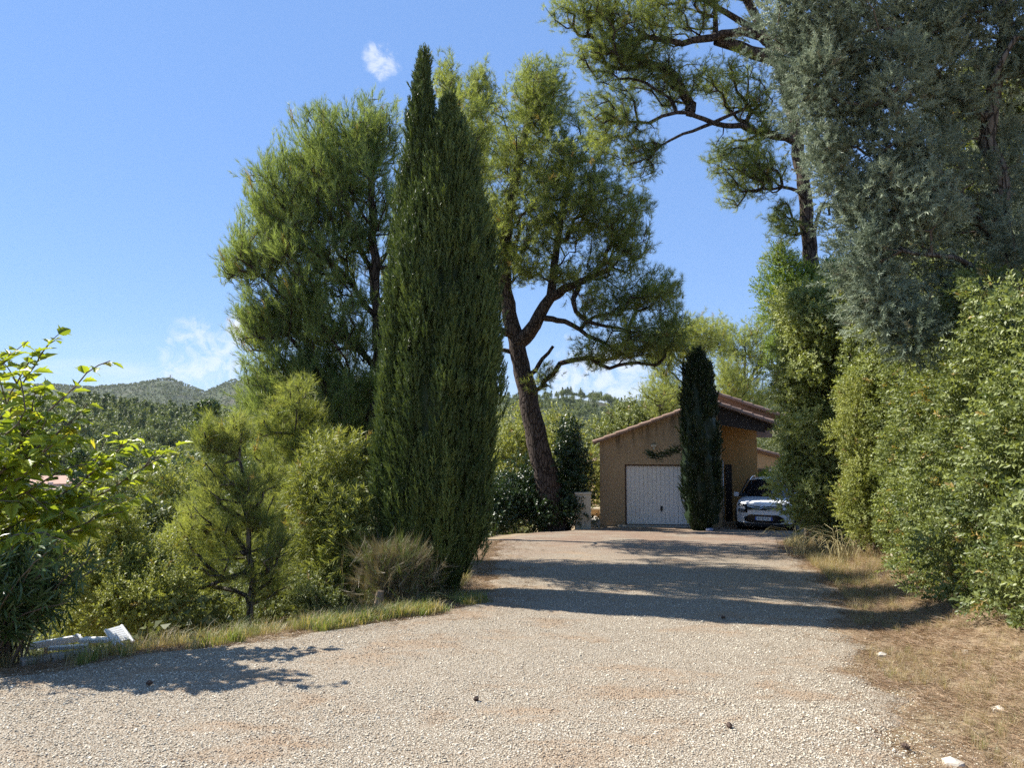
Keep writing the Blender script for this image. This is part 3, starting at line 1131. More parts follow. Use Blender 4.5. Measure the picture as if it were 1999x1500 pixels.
# tall pine over the hedge, limbs reaching across the drive
D = 19.2
b = ground_at(1592, 640, D)
trunk = [b - (0, 0, 0.2), P(1594, 760, D), P(1590, 600, D), P(1580, 480, D), P(1572, 380, D), P(1560, 300, D), P(1545, 215, D), P(1520, 120, D), P(1478, 40, D), P(1440, -60, D), P(1420, -200, D)]
limbs = [
    ([P(1518, 116, D), P(1480, 105, D - 0.1), P(1443, 92, D - 0.2), P(1397, 78, D - 0.3)], 0.20, 0.13),
    ([P(1500, 80, D), P(1470, 62, D - 0.3), P(1410, 66, D - 0.5), P(1333, 82, D - 0.8), P(1283, 74, D - 1.0), P(1225, 80, D - 1.1)], 0.14, 0.05),
    ([P(1552, 270, D), P(1500, 262, D - 0.2), P(1447, 248, D - 0.4), P(1390, 238, D - 0.6), P(1320, 221, D - 0.9), P(1267, 236, D - 1.0), P(1205, 236, D - 1.2)], 0.105, 0.03),
    ([P(1390, 238, D - 0.6), P(1335, 262, D - 0.9), P(1290, 285, D - 1.1), P(1266, 312, D - 1.2)], 0.05, 0.02),
    ([P(1390, 238, D - 0.6), P(1430, 222, D - 0.4), P(1482, 204, D - 0.2)], 0.05, 0.03),
    ([P(1573, 392, D), P(1555, 372, D - 0.2), P(1527, 366, D - 0.3), P(1467, 372, D - 0.5)], 0.06, 0.025),
    ([P(1400, 70, D - 0.4), P(1396, 30, D - 0.4), P(1390, -40, D - 0.4)], 0.08, 0.04),
    ([P(1475, 60, D), P(1420, 25, D - 0.4), P(1340, -10, D - 0.7), P(1270, 0, D - 0.9)], 0.10, 0.03),
    ([P(1582, 480, D), P(1600, 410, D - 0.1), P(1616, 395, D - 0.1), P(1620, 420, D - 0.1)], 0.05, 0.03),
]
blobs = [
    (1150, 20, 90, 42, D - 1.1, 0.9, 100), (1230, 60, 100, 70, D - 1.0, 1.1, 150), (1180, 110, 62, 36, D - 1.1, 0.7, 60), (1320, 20, 110, 50, D - 0.7, 1.2, 110), (1260, 130, 80, 50, D - 0.8, 0.9, 80),
    (1190, 225, 60, 90, D - 1.1, 0.8, 110), (1250, 300, 45, 65, D - 1.0, 0.6, 60), (1330, 170, 70, 40, D - 0.7, 0.8, 70), (1420, 150, 70, 40, D - 0.4, 0.9, 60), (1460, 200, 60, 35, D - 0.3, 0.8, 50),
    (1440, 310, 65, 55, D - 0.4, 0.8, 90), (1490, 340, 45, 50, D - 0.3, 0.7, 60), (1430, 380, 30, 30, D - 0.4, 0.4, 20), (1525, 440, 34, 55, D - 0.2, 0.5, 46), (1500, 250, 45, 30, D - 0.3, 0.6, 34),
    (1420, -80, 160, 80, D - 0.4, 1.5, 150), (1500, -220, 150, 90, D, 1.6, 120), (1290, -60, 110, 50, D - 0.8, 1.0, 70), (1520, 505, 22, 34, D - 0.2, 0.3, 14),
]
pine('pine_tree', 'tall pine rising behind the hedge with long limbs over the drive', trunk, limbs, blobs, D, M['pine'], 13, k=4, per=1.45, r0=0.30, r1=0.08, scl=(0.85, 1.3), up=0.4, jit=0.6, seg=0.35,
     along=0.18, spread=0.085, cpath=0.2, zmin=3.6)

# loose young pine between the broad pine and the young one
D = 12.8
b = ground_at(600, 1150, D)
trunk = [b - (0, 0, 0.2), P(600, 1050, D), P(592, 900, D), P(585, 780, D)]
blobs = [(575, 800, 50, 60, D, 0.6, 50), (540, 860, 60, 50, D, 0.7, 50), (620, 880, 60, 60, D, 0.7, 55), (570, 950, 80, 60, D, 0.8, 70), (640, 1000, 50, 50, D, 0.6, 34), (540, 1010, 50, 40, D, 0.6, 34)]
pine('pine_tree', 'loose pale green pine on the slope in front of the broad pine', trunk, [], blobs, D, M['pine_young'], 16, k=5, tmpl=T_PINE_LONG, r0=0.085, r1=0.02, scl=(0.8, 1.3), up=0.6, jit=0.5,
     seg=0.3, spread=0.06, along=0.25, cpath=0.3, barkm='bark_grey')

# young pine on the slope
D = 10.0
b = ground_at(492, 1215, D)
trunk = [b - (0, 0, 0.15), P(492, 1180, D), P(488, 1080, D), P(478, 980, D), P(470, 900, D), P(462, 840, D)]
blobs = [(410, 865, 20, 45, D, 0.3, 34), (458, 850, 22, 42, D, 0.3, 34), (432, 945, 50, 45, D, 0.5, 50), (500, 970, 38, 60, D, 0.5, 40), (388, 1020, 44, 50, D, 0.5, 40),
         (540, 1060, 38, 60, D, 0.5, 36), (430, 1090, 60, 50, D, 0.6, 46), (525, 1140, 42, 36, D, 0.5, 26), (375, 1140, 40, 34, D, 0.5, 24), (455, 1030, 40, 40, D, 0.5, 24)]
pine('pine_tree', 'young yellow-green pine with a thin bare trunk on the slope', trunk, [], blobs, D, M['pine_young'], 14, k=4, per=1.1, tmpl=T_PINE_LONG, r0=0.06, r1=0.012, scl=(0.7, 1.1), up=0.65, jit=0.5,
     seg=0.3, spread=0.05, along=0.2, cpath=0.3, zmin=-1.0, barkm='bark_grey')


def flame(center, H, prof_r, nplume, nsprig, rs, lean=0.0, base=0.0, sprig_len=0.30):
    """Sprig positions and directions for a dense columnar cypress: upright plumes packed inside a spindle."""
    P_, D_, T_ = [], [], []
    hs = np.array([q[0] for q in prof_r]) * H
    rsr = np.array([q[1] for q in prof_r])
    for k in range(nplume):
        th = rs.uniform(0, 2 * np.pi)
        h0 = base + rs.uniform(-0.04, 0.90) ** 1.0 * H
        ln = rs.uniform(0.10, 0.24) * H
        h1 = min(h0 + ln, H)
        depth = rs.uniform(0.76, 1.04)
        pr = rs.uniform(0.12, 0.25)
        n = max(6, int(nsprig / nplume * rs.uniform(0.7, 1.3)))
        t = rs.rand(n) ** 0.8
        h = np.maximum(h0 + (h1 - h0) * t, 0.05)
        R = np.interp(h, hs, rsr) * depth
        rad = np.array((math.cos(th), math.sin(th), 0))
        tan = np.array((-math.sin(th), math.cos(th), 0))
        pw = pr * (1 - t * 0.75)
        a = rs.uniform(-1.6, 1.6, n)
        off = rad * (np.cos(a) * pw)[:, None] + tan * (np.sin(a) * pw)[:, None]
        p = np.array(center) + rad * np.maximum(R - pr, 0)[:, None] + off + np.array((0, 0, 1.0)) * h[:, None] + np.array((lean, 0, 0)) * (h / H)[:, None]
        d = np.array((0, 0, 1.0)) + rad * rs.uniform(0.0, 0.38, (n, 1)) + (off / pr) * 0.25 + rs.normal(0, 0.16, (n, 3))
        P_.append(p - unit(d) * sprig_len * 0.45)
        D_.append(unit(d))
        T_.append(np.clip(rs.beta(1.2, 1.6) * 0.95 + rs.normal(0, 0.12, n) + 0.2 * (t - 0.4), 0, 0.9))
    return np.vstack(P_), np.vstack(D_), np.concatenate(T_)


def core(center, H, prof_r, rs, lean, mat, parent, k=0.72, name='inner_core'):
    """Solid rough core added inside a cypress to stop light passing through the sprays."""
    ns, nh = 26, 40
    V, F = [], []
    hs = np.array([q[0] for q in prof_r]) * H
    rr_ = np.array([q[1] for q in prof_r])
    for i in range(nh):
        h = 0.04 * H + 0.90 * H * i / (nh - 1)
        R = np.interp(h, hs, rr_) * k
        for j in range(ns):
            a = 2 * math.pi * j / ns
            q = R * (1 + 0.12 * math.sin(a * 7 + i * 0.3) + rs.normal(0, 0.07))
            V.append((center[0] + q * math.cos(a) + lean * h / H, center[1] + q * math.sin(a), center[2] + h))
    for i in range(nh - 1):
        for j in range(ns):
            F.append((i * ns + j, i * ns + (j + 1) % ns, (i + 1) * ns + (j + 1) % ns, (i + 1) * ns + j))
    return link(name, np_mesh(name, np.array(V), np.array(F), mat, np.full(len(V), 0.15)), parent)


# the tall double-topped cypress at the corner of the drive
rs = np.random.RandomState(21)
D = 10.9
s = D / FPX
b = ground_at(858, 1150, D)
b[2] -= 0.05
root = empty('cypress_tree', b, 'tall dense dark green cypress with two pointed tops at the edge of the gravel', 'tree')
topz = P(868, 203, D)[2] - b[2]
pr1 = [(0, 0.22), (0.04, 0.42), (0.10, 0.70), (0.2, 0.86), (0.31, 0.94), (0.42, 0.95), (0.57, 0.90), (0.725, 0.76), (0.85, 0.56), (0.92, 0.42), (0.97, 0.25), (1.0, 0.06)]
p1, d1, t1 = flame(b, topz, pr1, 300, 16500, rs, lean=0.10, sprig_len=0.2)
c2 = np.array((P(764, 1100, D)[0], D - 0.05, b[2] - 0.1))
topz2 = P(822, 112, D)[2] - c2[2]
pr2 = [(0, 0.15), (0.05, 0.24), (0.14, 0.36), (0.3, 0.44), (0.5, 0.42), (0.66, 0.37), (0.8, 0.31), (0.9, 0.24), (0.96, 0.15), (1.0, 0.03)]
p2, d2, t2 = flame(c2, topz2, pr2, 120, 5600, rs, lean=0.42, sprig_len=0.2)
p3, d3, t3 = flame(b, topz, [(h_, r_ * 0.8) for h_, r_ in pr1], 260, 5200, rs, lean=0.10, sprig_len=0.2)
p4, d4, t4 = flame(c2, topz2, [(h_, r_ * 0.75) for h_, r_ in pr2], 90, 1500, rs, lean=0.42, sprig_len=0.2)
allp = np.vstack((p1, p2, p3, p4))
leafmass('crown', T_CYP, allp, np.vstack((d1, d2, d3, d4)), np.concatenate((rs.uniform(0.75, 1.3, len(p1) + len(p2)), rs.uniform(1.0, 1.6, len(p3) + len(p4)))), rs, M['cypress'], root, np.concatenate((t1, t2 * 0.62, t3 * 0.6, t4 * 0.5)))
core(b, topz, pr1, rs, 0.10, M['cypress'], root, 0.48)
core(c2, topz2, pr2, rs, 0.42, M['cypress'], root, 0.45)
for cx, cy in ((b[0], b[1]), (c2[0] + 0.2, c2[1])):
    MB().tube([(cx, cy, b[2] - 0.2), (cx + 0.02, cy, b[2] + 1.2), (cx, cy, b[2] + 4.0)], [0.16, 0.12, 0.06], 10).build('trunk', M['bark_grey'], root, smooth_shade=True)

# small very dark cypress in front of the garage door, with one stray branch
rs = np.random.RandomState(22)
D = 24.2
b = ground_at(1369, 1024, D)
root = empty('cypress_tree', b, 'narrow almost black cypress standing in front of the garage door', 'tree')
hz = P(1355, 690, D)[2] - b[2]
prs = [(0, 0.40), (0.04, 0.60), (0.2, 0.68), (0.5, 0.66), (0.75, 0.58), (0.9, 0.46), (0.96, 0.30), (1.0, 0.08)]
p1, d1, t1 = flame(b, hz, prs, 110, 3600, rs, lean=-0.12)
# one branch hooking out to the side
q0, q1, q2, q3 = P(1328, 878, D), P(1310, 885, D - 0.1), P(1288, 893, D - 0.1), P(1266, 886, D - 0.1)
bl = catmull(np.array([q0, q1, q2, q3]), 0.05)
bp = bl[rs.randint(0, len(bl), 150)] + rs.normal(0, 0.05, (150, 3))
bd = unit(np.array((-0.9, 0, 0.45)) + rs.normal(0, 0.35, (150, 3)))
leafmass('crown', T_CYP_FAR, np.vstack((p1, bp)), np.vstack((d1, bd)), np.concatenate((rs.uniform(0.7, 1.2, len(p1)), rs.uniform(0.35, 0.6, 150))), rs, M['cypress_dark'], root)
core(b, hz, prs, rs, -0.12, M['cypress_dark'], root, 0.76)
MB().tube([b - (0, 0, 0.2), b + (0, 0, 1.0)], [0.12, 0.10], 8).build('trunk', M['bark_grey'], root, smooth_shade=True)
MB().tube([P(1345, 872, D)] + [tuple(q) for q in bl], 0.02, 6).build('branch', M['bark_grey'], root)
print('tris so far', TRI['n'])


# ------------------------------------------------------------------ lighter scatter of leaf sprigs for shrubs and hedges
def mat_euler(R):
    sy = np.hypot(R[:, 0, 0], R[:, 1, 0])
    return np.stack((np.arctan2(R[:, 2, 1], R[:, 2, 2]), np.arctan2(-R[:, 2, 0], sy), np.arctan2(R[:, 1, 0], R[:, 0, 0])), -1)


_TM = {}


def tmesh(key, templates, mat):
    k = key + mat.name
    if k not in _TM:
        _TM[k] = [np_mesh('%s_%s_%d' % (key, mat.name, i), v, f, mat) for i, (v, f) in enumerate(templates)]
    return _TM[k]


def inst_mat(key):
    """The same leaf shader reading its tint from the scattered points."""
    k = key + '_inst'
    if k not in M:
        m2 = M[key].copy()
        m2.name = M[key].name + '_scattered'
        for nd_ in m2.node_tree.nodes:
            if nd_.type == 'ATTRIBUTE':
                nd_.attribute_type = 'INSTANCER'
        M[k] = m2
    return M[k]


def leafscatter(name, key, templates, pos, dirs, scl, rs, mat, parent, tint=None):
    pos = np.asarray(pos, float)
    E = mat_euler(frames(np.asarray(dirs, float), rs))
    tint = np.clip(rs.normal(0.45, 0.22, len(pos)), 0, 0.92) if tint is None else tint
    o = scatter(name, pos, E, scl, tint, tmesh(key, templates, inst_mat(mat)), variant=rs.randint(0, len(templates), len(pos)))
    if parent is not None:
        o.parent = parent
        o.matrix_parent_inverse = Matrix.LocRotScale(parent.location, parent.rotation_euler, parent.scale).inverted()
    o['kind'] = 'stuff'
    return o


def lumps(blobs, rs, nl, r=(0.25, 0.5)):
    """Lumpy surface points: (pos, outward dir) on many small sub-spheres inside the blobs."""
    cen = blob_points(blobs, rs, 1.0, 0.4)
    P_, D_ = [], []
    for c in cen:
        R = rs.uniform(*r)
        d = unit(rs.normal(size=(nl, 3)) + np.array((0, -0.1, 0.35)))
        P_.append(c + d * R * rs.uniform(0.55, 1.0, (nl, 1)))
        D_.append(unit(d + rs.normal(0, 0.45, (nl, 3)) + np.array((0, 0, 0.25))))
    return cen, np.vstack(P_), np.vstack(D_)


def bush(name, label, cat, blobs, key, tmpl, mat, seed, nl=40, r=(0.2, 0.4), scl=(0.8, 1.2), group=None, base=None, stems=True, tone=0.0, stemr=0.03, barkm='twig'):
    rs = np.random.RandomState(seed)
    cen, p, d = lumps(blobs, rs, nl, r)
    if base is None:
        q = np.mean(cen, 0)
        base = np.array((q[0], q[1], gz(q[0], q[1])))
    root = empty(name, base, label, cat, group)
    if stems:
        sk = Skeleton(rs)
        for j in range(3):
            a = rs.uniform(0, 6.28)
            q = np.array(base) + np.array((math.cos(a), math.sin(a), 0)) * 0.12
            top = cen[rs.randint(len(cen))]
            sk.limb([q - (0, 0, 0.15), q * 0.6 + top * 0.4 + rs.normal(0, 0.08, 3), q * 0.3 + top * 0.7], stemr, stemr * 0.4, 0.3)
        sk.grow(cen, 0.35, cpath=0.2)
        sk.radii(0.005, 0.5, stemr)
        sk.limb_mesh('stem', M[barkm], root, None, 7)
        sk.twig_mesh('twigs', M[barkm], root, 4)
    ph = np.sin(p[:, 0] * 3.1 + seed) * np.sin(p[:, 1] * 2.7) * np.sin(p[:, 2] * 3.3 + 1)
    ti = np.clip(0.45 + 0.2 * ph + rs.normal(0, 0.2, len(p)) + tone, 0, 0.92)
    ti = np.where(rs.rand(len(p)) < 0.015, 0.99, ti)
    ok = p[:, 2] > ground_z(p[:, 0], p[:, 1]) + 0.02
    leafscatter('foliage', key, tmpl, p[ok], d[ok], rs.uniform(*scl, int(ok.sum())), rs, mat, root, ti[ok])
    return root


# blue Arizona cypress hanging over the drive
rs = np.random.RandomState(31)
D = 9.6
b = ground_at(1990, 1200, D)
root = empty('blue_cypress_tree', b, 'big silvery blue-grey cypress hanging over the green hedge', 'tree')
sk = Skeleton(rs)
sk.limb([b - (0, 0, 0.2), P(1985, 900, D), P(1975, 600, D), P(1955, 400, D), P(1930, 200, D), P(1960, 60, D), P(1950, -150, D), P(1940, -400, D)], 0.17, 0.05)
sk.limb([P(1965, 480, D), P(1900, 420, D - 0.1), P(1830, 330, D - 0.3), P(1740, 190, D - 0.3)], 0.07, 0.03)
sk.limb([P(1940, 250, D), P(1860, 180, D), P(1760, 80, D - 0.2), P(1660, 10, D - 0.2)], 0.07, 0.03)
sk.limb([P(1972, 560, D), P(1900, 520, D - 0.4), P(1820, 500, D - 0.6), P(1760, 490, D - 0.7)], 0.05, 0.02)
sk.limb([P(1930, 215, D), P(1935, 170, D - 0.3), P(1958, 120, D - 0.5), P(1985, 70, D - 0.6)], 0.05, 0.03)
blobs = [
    (1560, 60, 70, 80, D, 0.5, 56), (1600, 170, 62, 80, D, 0.5, 56), (1660, 60, 80, 80, D - 0.2, 0.6, 62), (1640, 290, 52, 80, D - 0.1, 0.5, 50), (1720, 180, 80, 90, D - 0.2, 0.6, 66),
    (1690, 400, 62, 80, D - 0.2, 0.5, 56), (1770, 60, 80, 80, D, 0.7, 56), (1780, 330, 70, 90, D - 0.3, 0.6, 60), (1690, 520, 48, 60, D - 0.4, 0.4, 36), (1780, 440, 60, 60, D - 0.4, 0.5, 44),
    (1730, 600, 40, 50, D - 0.5, 0.3, 26), (1780, 655, 50, 36, D - 0.6, 0.3, 24), (1850, 200, 70, 90, D, 0.7, 50), (1890, 70, 80, 70, D, 0.8, 50), (1870, 400, 50, 70, D, 0.6, 34),
    (1960, 330, 50, 80, D + 0.2, 0.7, 36), (1850, 560, 50, 50, D - 0.2, 0.5, 24), (1985, 660, 36, 36, D - 0.8, 0.3, 16), (1960, 500, 40, 50, D - 0.2, 0.5, 22), (1990, 130, 40, 90, D - 0.2, 0.6, 30),
    (2080, 100, 80, 200, D, 0.9, 60), (2080, 420, 70, 150, D, 0.8, 40), (1800, -90, 260, 90, D, 1.2, 150), (1850, -260, 200, 110, D, 1.2, 110), (1900, -420, 120, 90, D, 0.8, 50),
]
att = blob_points(blobs, rs, 0.36, 0.5)
sk.grow(att, 0.3, cpath=0.22, zmin=1.8)
sk.radii(0.006, 0.5, 0.06)
sk.limb_mesh('trunk', M['bark_grey'], root, [0])
for li in range(1, 5):
    sk.limb_mesh('limb', M['bark_grey'], root, [li], 9)
sk.twig_mesh('branches', M['twig'], root, 4)
tp, td = sk.tipdirs()
P_, D_, T_ = [], [], []
tone = rs.normal(0.45, 0.24, len(tp))
rad3 = rs.uniform(0.16, 0.42, (len(tp), 1))
for q in range(56):
    dd = unit(rs.normal(size=tp.shape) + td * 0.35 + np.array((-0.12, -0.12, 0.2)))
    P_.append(tp + dd * rad3 * rs.uniform(0.45, 1.0, (len(tp), 1)) * np.array((0.9, 0.9, 1.15)))
    D_.append(unit(dd + td * 0.3 + np.array((0, 0, 0.25)) + rs.normal(0, 0.25, tp.shape)))
    T_.append(np.clip(tone + rs.normal(0, 0.12, len(tp)), 0, 0.92))
p, d, ti = np.vstack(P_), np.vstack(D_), np.concatenate(T_)
ti = np.where(rs.rand(len(ti)) < 0.02, 0.99, ti)
leafscatter('crown', 'tuft', T_ARIZ, p, d, rs.uniform(0.5, 0.9, len(p)), rs, 'arizona', root, ti)


# the long leafy hedge on the bank
def hedge_face(rs, n, path, ztop, zoff, thick, bump, wob=1.0):
    """Points on a bumpy hedge wall along a ground path of (x, y); returns pos, outward dir."""
    path = np.array(path, float)
    segl = np.r_[0, np.cumsum(np.linalg.norm(np.diff(path, axis=0), axis=1))]
    s_ = rs.uniform(0, segl[-1], n)
    x = np.interp(s_, segl, path[:, 0])
    y = np.interp(s_, segl, path[:, 1])
    e = 0.05
    tx = np.interp(np.minimum(s_ + e, segl[-1]), segl, path[:, 0]) - np.interp(np.maximum(s_ - e, 0), segl, path[:, 0])
    ty = np.interp(np.minimum(s_ + e, segl[-1]), segl, path[:, 1]) - np.interp(np.maximum(s_ - e, 0), segl, path[:, 1])
    nrm = unit(np.stack((-ty, tx, 0 * tx), -1))
    g = ground_z(x, y)
    zt = ztop(s_ / segl[-1])
    h = rs.rand(n) ** 0.9
    z = g + zoff + (zt - g - zoff) * h
    bul = bump * (np.sin(s_ * 2.1 * wob + z * 1.3) * np.sin(z * 2.4 * wob + s_ * 0.7) + 0.6 * np.sin(s_ * 5.3 * wob + 1.0) * np.sin(z * 4.7 * wob + 2.0) + 0.35 * np.sin(s_ * 11.0 + z * 3.0) * np.sin(z * 10.0 - s_ * 4.0))
    lean = 0.9 * (h ** 2) * 0.55
    inn = rs.rand(n) ** 2 * thick
    off = bul - lean - inn
    pos = np.stack((x, y, z), -1) + nrm * off[:, None]
    d = unit(nrm + rs.normal(0, 0.5, (n, 3)) + np.array((0, 0, 0.15)))
    return pos, d, bul / max(bump, 1e-6) - inn * 1.2


rs = np.random.RandomState(41)
path = [(5.0, 2.6), (4.5, 4.6), (4.3, 6.2), (4.65, 8.0), (5.3, 10.0), (6.0, 11.8), (6.6, 13.4), (7.0, 15.0), (7.4, 16.6), (8.4, 17.6), (10.0, 18.0)]
root = empty('hedge', (5.2, 8.0, gz(5.2, 8.0)), 'long glossy green hedge tangled with ivy on the bank under the blue cypress', 'hedge')
p, d, q = hedge_face(rs, 36000, path, lambda t: 2.55 + 1.8 * smooth(0.1, 0.62, t) - 0.15 * np.sin(t * 9), 0.05, 0.6, 0.24, 1.25)
ti = np.clip(0.46 + 0.26 * wobble(p[:, 1] * 1.4, p[:, 2] * 1.8, 1.0) + rs.normal(0, 0.2, len(p)), 0, 0.92)
ti = np.where(rs.rand(len(p)) < 0.02, 0.99, ti)
leafscatter('foliage', 'leaf', T_LEAF, p, d, rs.uniform(0.5, 1.1, len(p)), rs, 'hedge', root, ti)
sk = Skeleton(rs, 12000)
for k in range(20):
    t = k / 19.0
    i = np.searchsorted(np.linspace(0, 1, len(path)), t)
    q = np.array([np.interp(t, np.linspace(0, 1, len(path)), [c[0] for c in path]) + 0.55, np.interp(t, np.linspace(0, 1, len(path)), [c[1] for c in path]), 0])
    q[2] = gz(q[0], q[1]) - 0.1
    s0 = Skeleton(rs, 10)
    sk.limbs.append((catmull([q, q + (rs.normal(0, 0.15), rs.normal(0, 0.2), 1.4), q + (rs.normal(0.1, 0.25), rs.normal(0, 0.3), 1.9), q + (rs.normal(0.2, 0.3), rs.normal(0, 0.5), 2.2 + 1.8 * float(smooth(0.1, 0.62, t)))], 0.3), None))
for c, r in sk.limbs:
    MB().tube(c, list(np.linspace(0.045, 0.012, len(c))), 6).build('stem', M['bark_grey'], root, smooth_shade=True)
# one dark sheet set inside the hedge, behind the leaves
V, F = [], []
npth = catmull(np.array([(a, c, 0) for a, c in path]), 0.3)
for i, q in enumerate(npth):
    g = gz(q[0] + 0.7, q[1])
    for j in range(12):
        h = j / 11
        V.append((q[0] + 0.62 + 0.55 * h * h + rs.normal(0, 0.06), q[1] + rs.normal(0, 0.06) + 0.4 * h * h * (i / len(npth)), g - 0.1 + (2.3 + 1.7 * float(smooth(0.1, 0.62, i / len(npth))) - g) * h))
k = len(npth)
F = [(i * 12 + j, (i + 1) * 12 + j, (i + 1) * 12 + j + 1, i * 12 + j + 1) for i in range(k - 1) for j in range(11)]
link('inner_sheet', np_mesh('inner_sheet', np.array(V), np.array(F), M['dark_bush'], np.full(len(V), 0.2)), root)

# pale-leaved tall bush beside the parked car
D = 17.2
blobs = [(1590, 950, 62, 60, D, 0.8, 34), (1590, 850, 72, 70, D, 0.9, 44), (1585, 740, 72, 75, D, 0.9, 46), (1590, 650, 66, 60, D, 0.9, 40), (1640, 700, 50, 90, D + 0.3, 0.8, 36),
         (1640, 860, 40, 100, D + 0.2, 0.8, 36), (1570, 600, 40, 40, D, 0.7, 20), (1630, 600, 46, 40, D, 0.8, 22), (1605, 1000, 48, 30, D - 0.1, 0.5, 18)]
bush('bush', 'tall pale-leaved evergreen bush beside the parked car', 'bush', blobs, 'leafs', T_LEAF, 'pale_bush', 51, tone=0.15, nl=80, r=(0.22, 0.42), scl=(0.8, 1.3), base=ground_at(1596, 1030, D))
blobs = [(1680, 880, 40, 60, 14.3, 0.5, 18), (1690, 960, 40, 50, 14.0, 0.5, 16), (1700, 800, 40, 50, 14.4, 0.5, 14), (1690, 1015, 40, 24, 13.9, 0.45, 12)]
bush('bush', 'fine-leaved green shrub wedged between the pale bush and the long hedge', 'bush', blobs, 'leafsm', T_LEAF_S, 'scrub', 52, nl=110, r=(0.2, 0.34), base=ground_at(1690, 1010, 14.2))
# ivy-hung tangle between the two, and the leafy tops above them
blobs = [(1720, 640, 60, 60, 14.8, 0.7, 26), (1690, 740, 40, 60, 15, 0.7, 18), (1760, 720, 60, 60, 14.2, 0.6, 22), (1700, 570, 36, 34, 15, 0.6, 12)]
bush('bush', 'yellow-green leafy climber sprawling over the top of the hedge', 'bush', blobs, 'leafs', T_LEAF, 'hedge', 53, nl=70, r=(0.2, 0.4), tone=0.18, base=ground_at(1740, 1000, 15))
blobs = [(1560, 560, 40, 40, 19, 0.8, 20), (1620, 560, 50, 44, 19, 0.9, 24), (1530, 600, 34, 40, 19, 0.7, 16), (1525, 520, 22, 20, 19, 0.4, 7), (1500, 560, 22, 18, 19, 0.4, 6), (1660, 540, 40, 40, 19, 0.7, 14), (1540, 680, 40, 60, 19, 0.7, 18)]
bush('small_tree', 'feathery light green tree above the pale bush and below the tall pine trunk', 'tree', blobs, 'leafsm', T_LEAF_S, 'robinia', 54, nl=46, r=(0.22, 0.42), scl=(0.9, 1.5), base=ground_at(1580, 1000, 19), stemr=0.06)
# dark ivy-clad trees deeper behind the hedge
blobs = [(1900, 430, 130, 120, 12.5, 0.9, 50), (1960, 640, 120, 120, 12, 0.8, 46), (1850, 640, 90, 90, 12.5, 0.8, 34), (1960, 230, 100, 120, 13, 0.9, 36), (1800, 520, 80, 80, 13, 0.8, 28), (2060, 450, 90, 160, 12, 0.9, 36)]
bush('ivy_tree', 'dark ivy-covered tree behind the blue cypress', 'tree', blobs, 'leafs', T_LEAF, 'scrub_dark', 55, nl=80, r=(0.25, 0.5), scl=(0.9, 1.5), base=ground_at(1900, 1000, 12.5), stemr=0.08)

# dark laurels round the foot of the leaning pine and along the back edge of the drive
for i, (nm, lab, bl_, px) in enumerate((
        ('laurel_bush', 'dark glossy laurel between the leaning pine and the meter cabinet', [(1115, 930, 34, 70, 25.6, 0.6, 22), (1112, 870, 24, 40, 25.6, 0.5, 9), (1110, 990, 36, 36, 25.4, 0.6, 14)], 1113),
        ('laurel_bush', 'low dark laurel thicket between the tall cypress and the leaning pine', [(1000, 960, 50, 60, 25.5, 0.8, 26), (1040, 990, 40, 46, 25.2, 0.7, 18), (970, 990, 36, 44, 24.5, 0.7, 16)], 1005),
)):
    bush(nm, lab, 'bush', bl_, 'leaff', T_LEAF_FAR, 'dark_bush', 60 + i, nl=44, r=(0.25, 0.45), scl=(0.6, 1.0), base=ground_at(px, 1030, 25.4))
blobs = [(1010, 850, 44, 60, 30, 1.0, 26), (1090, 860, 40, 50, 32, 1.0, 22), (990, 900, 40, 60, 29, 1.0, 20), (1130, 940, 30, 60, 31, 0.8, 18), (1165, 950, 20, 50, 33, 0.7, 14)]
bush('bush', 'sunlit scrubby bush seen past the leaning pine trunk', 'bush', blobs, 'leaff', T_LEAF_FAR, 'scrub', 63, nl=36, r=(0.35, 0.6), scl=(0.6, 1.0), base=ground_at(1060, 1000, 30))
blobs = [(1230, 830, 55, 30, 36, 1.2, 30), (1180, 860, 30, 30, 36, 1.0, 14), (1290, 815, 40, 30, 36, 1.2, 18)]
bush('small_tree', 'olive-green leafy tree rising behind the garage roof', 'tree', blobs, 'leaff', T_LEAF_FAR, 'scrub_dark', 64, nl=40, r=(0.4, 0.7), scl=(0.7, 1.2), base=ground_at(1240, 1000, 36), tone=0.25, stemr=0.07)
bush('bush', 'small yellow-green bush behind the white car', 'bush', [(1505, 935, 26, 12, 27.4, 0.4, 12)], 'leaff', T_LEAF_FAR, 'mulberry', 65, nl=26, r=(0.15, 0.28), scl=(0.4, 0.7), base=ground_at(1505, 1010, 27.4))

# pines behind the garage
def back_pine(label, px, base_py, D, blobs, mat, seed, k=5, scl=(1.0, 1.6), tone=0.1, r0=0.18):
    b = ground_at(px, base_py, D)
    top = min(q[1] for q in blobs)
    tr = [b - (0, 0, 0.3), b * 0.5 + P(px, 700, D) * 0.5, P(px + 5, top + 10, D)]
    return pine('pine_tree', label, tr, [], blobs, D, mat, seed, k=k, tmpl=T_PINE_FAR, r0=r0, r1=0.04, scl=scl, up=0.55, jit=0.45, seg=0.7, spread=0.2, along=0.3, cpath=0.25, tone=tone, per=1.7)


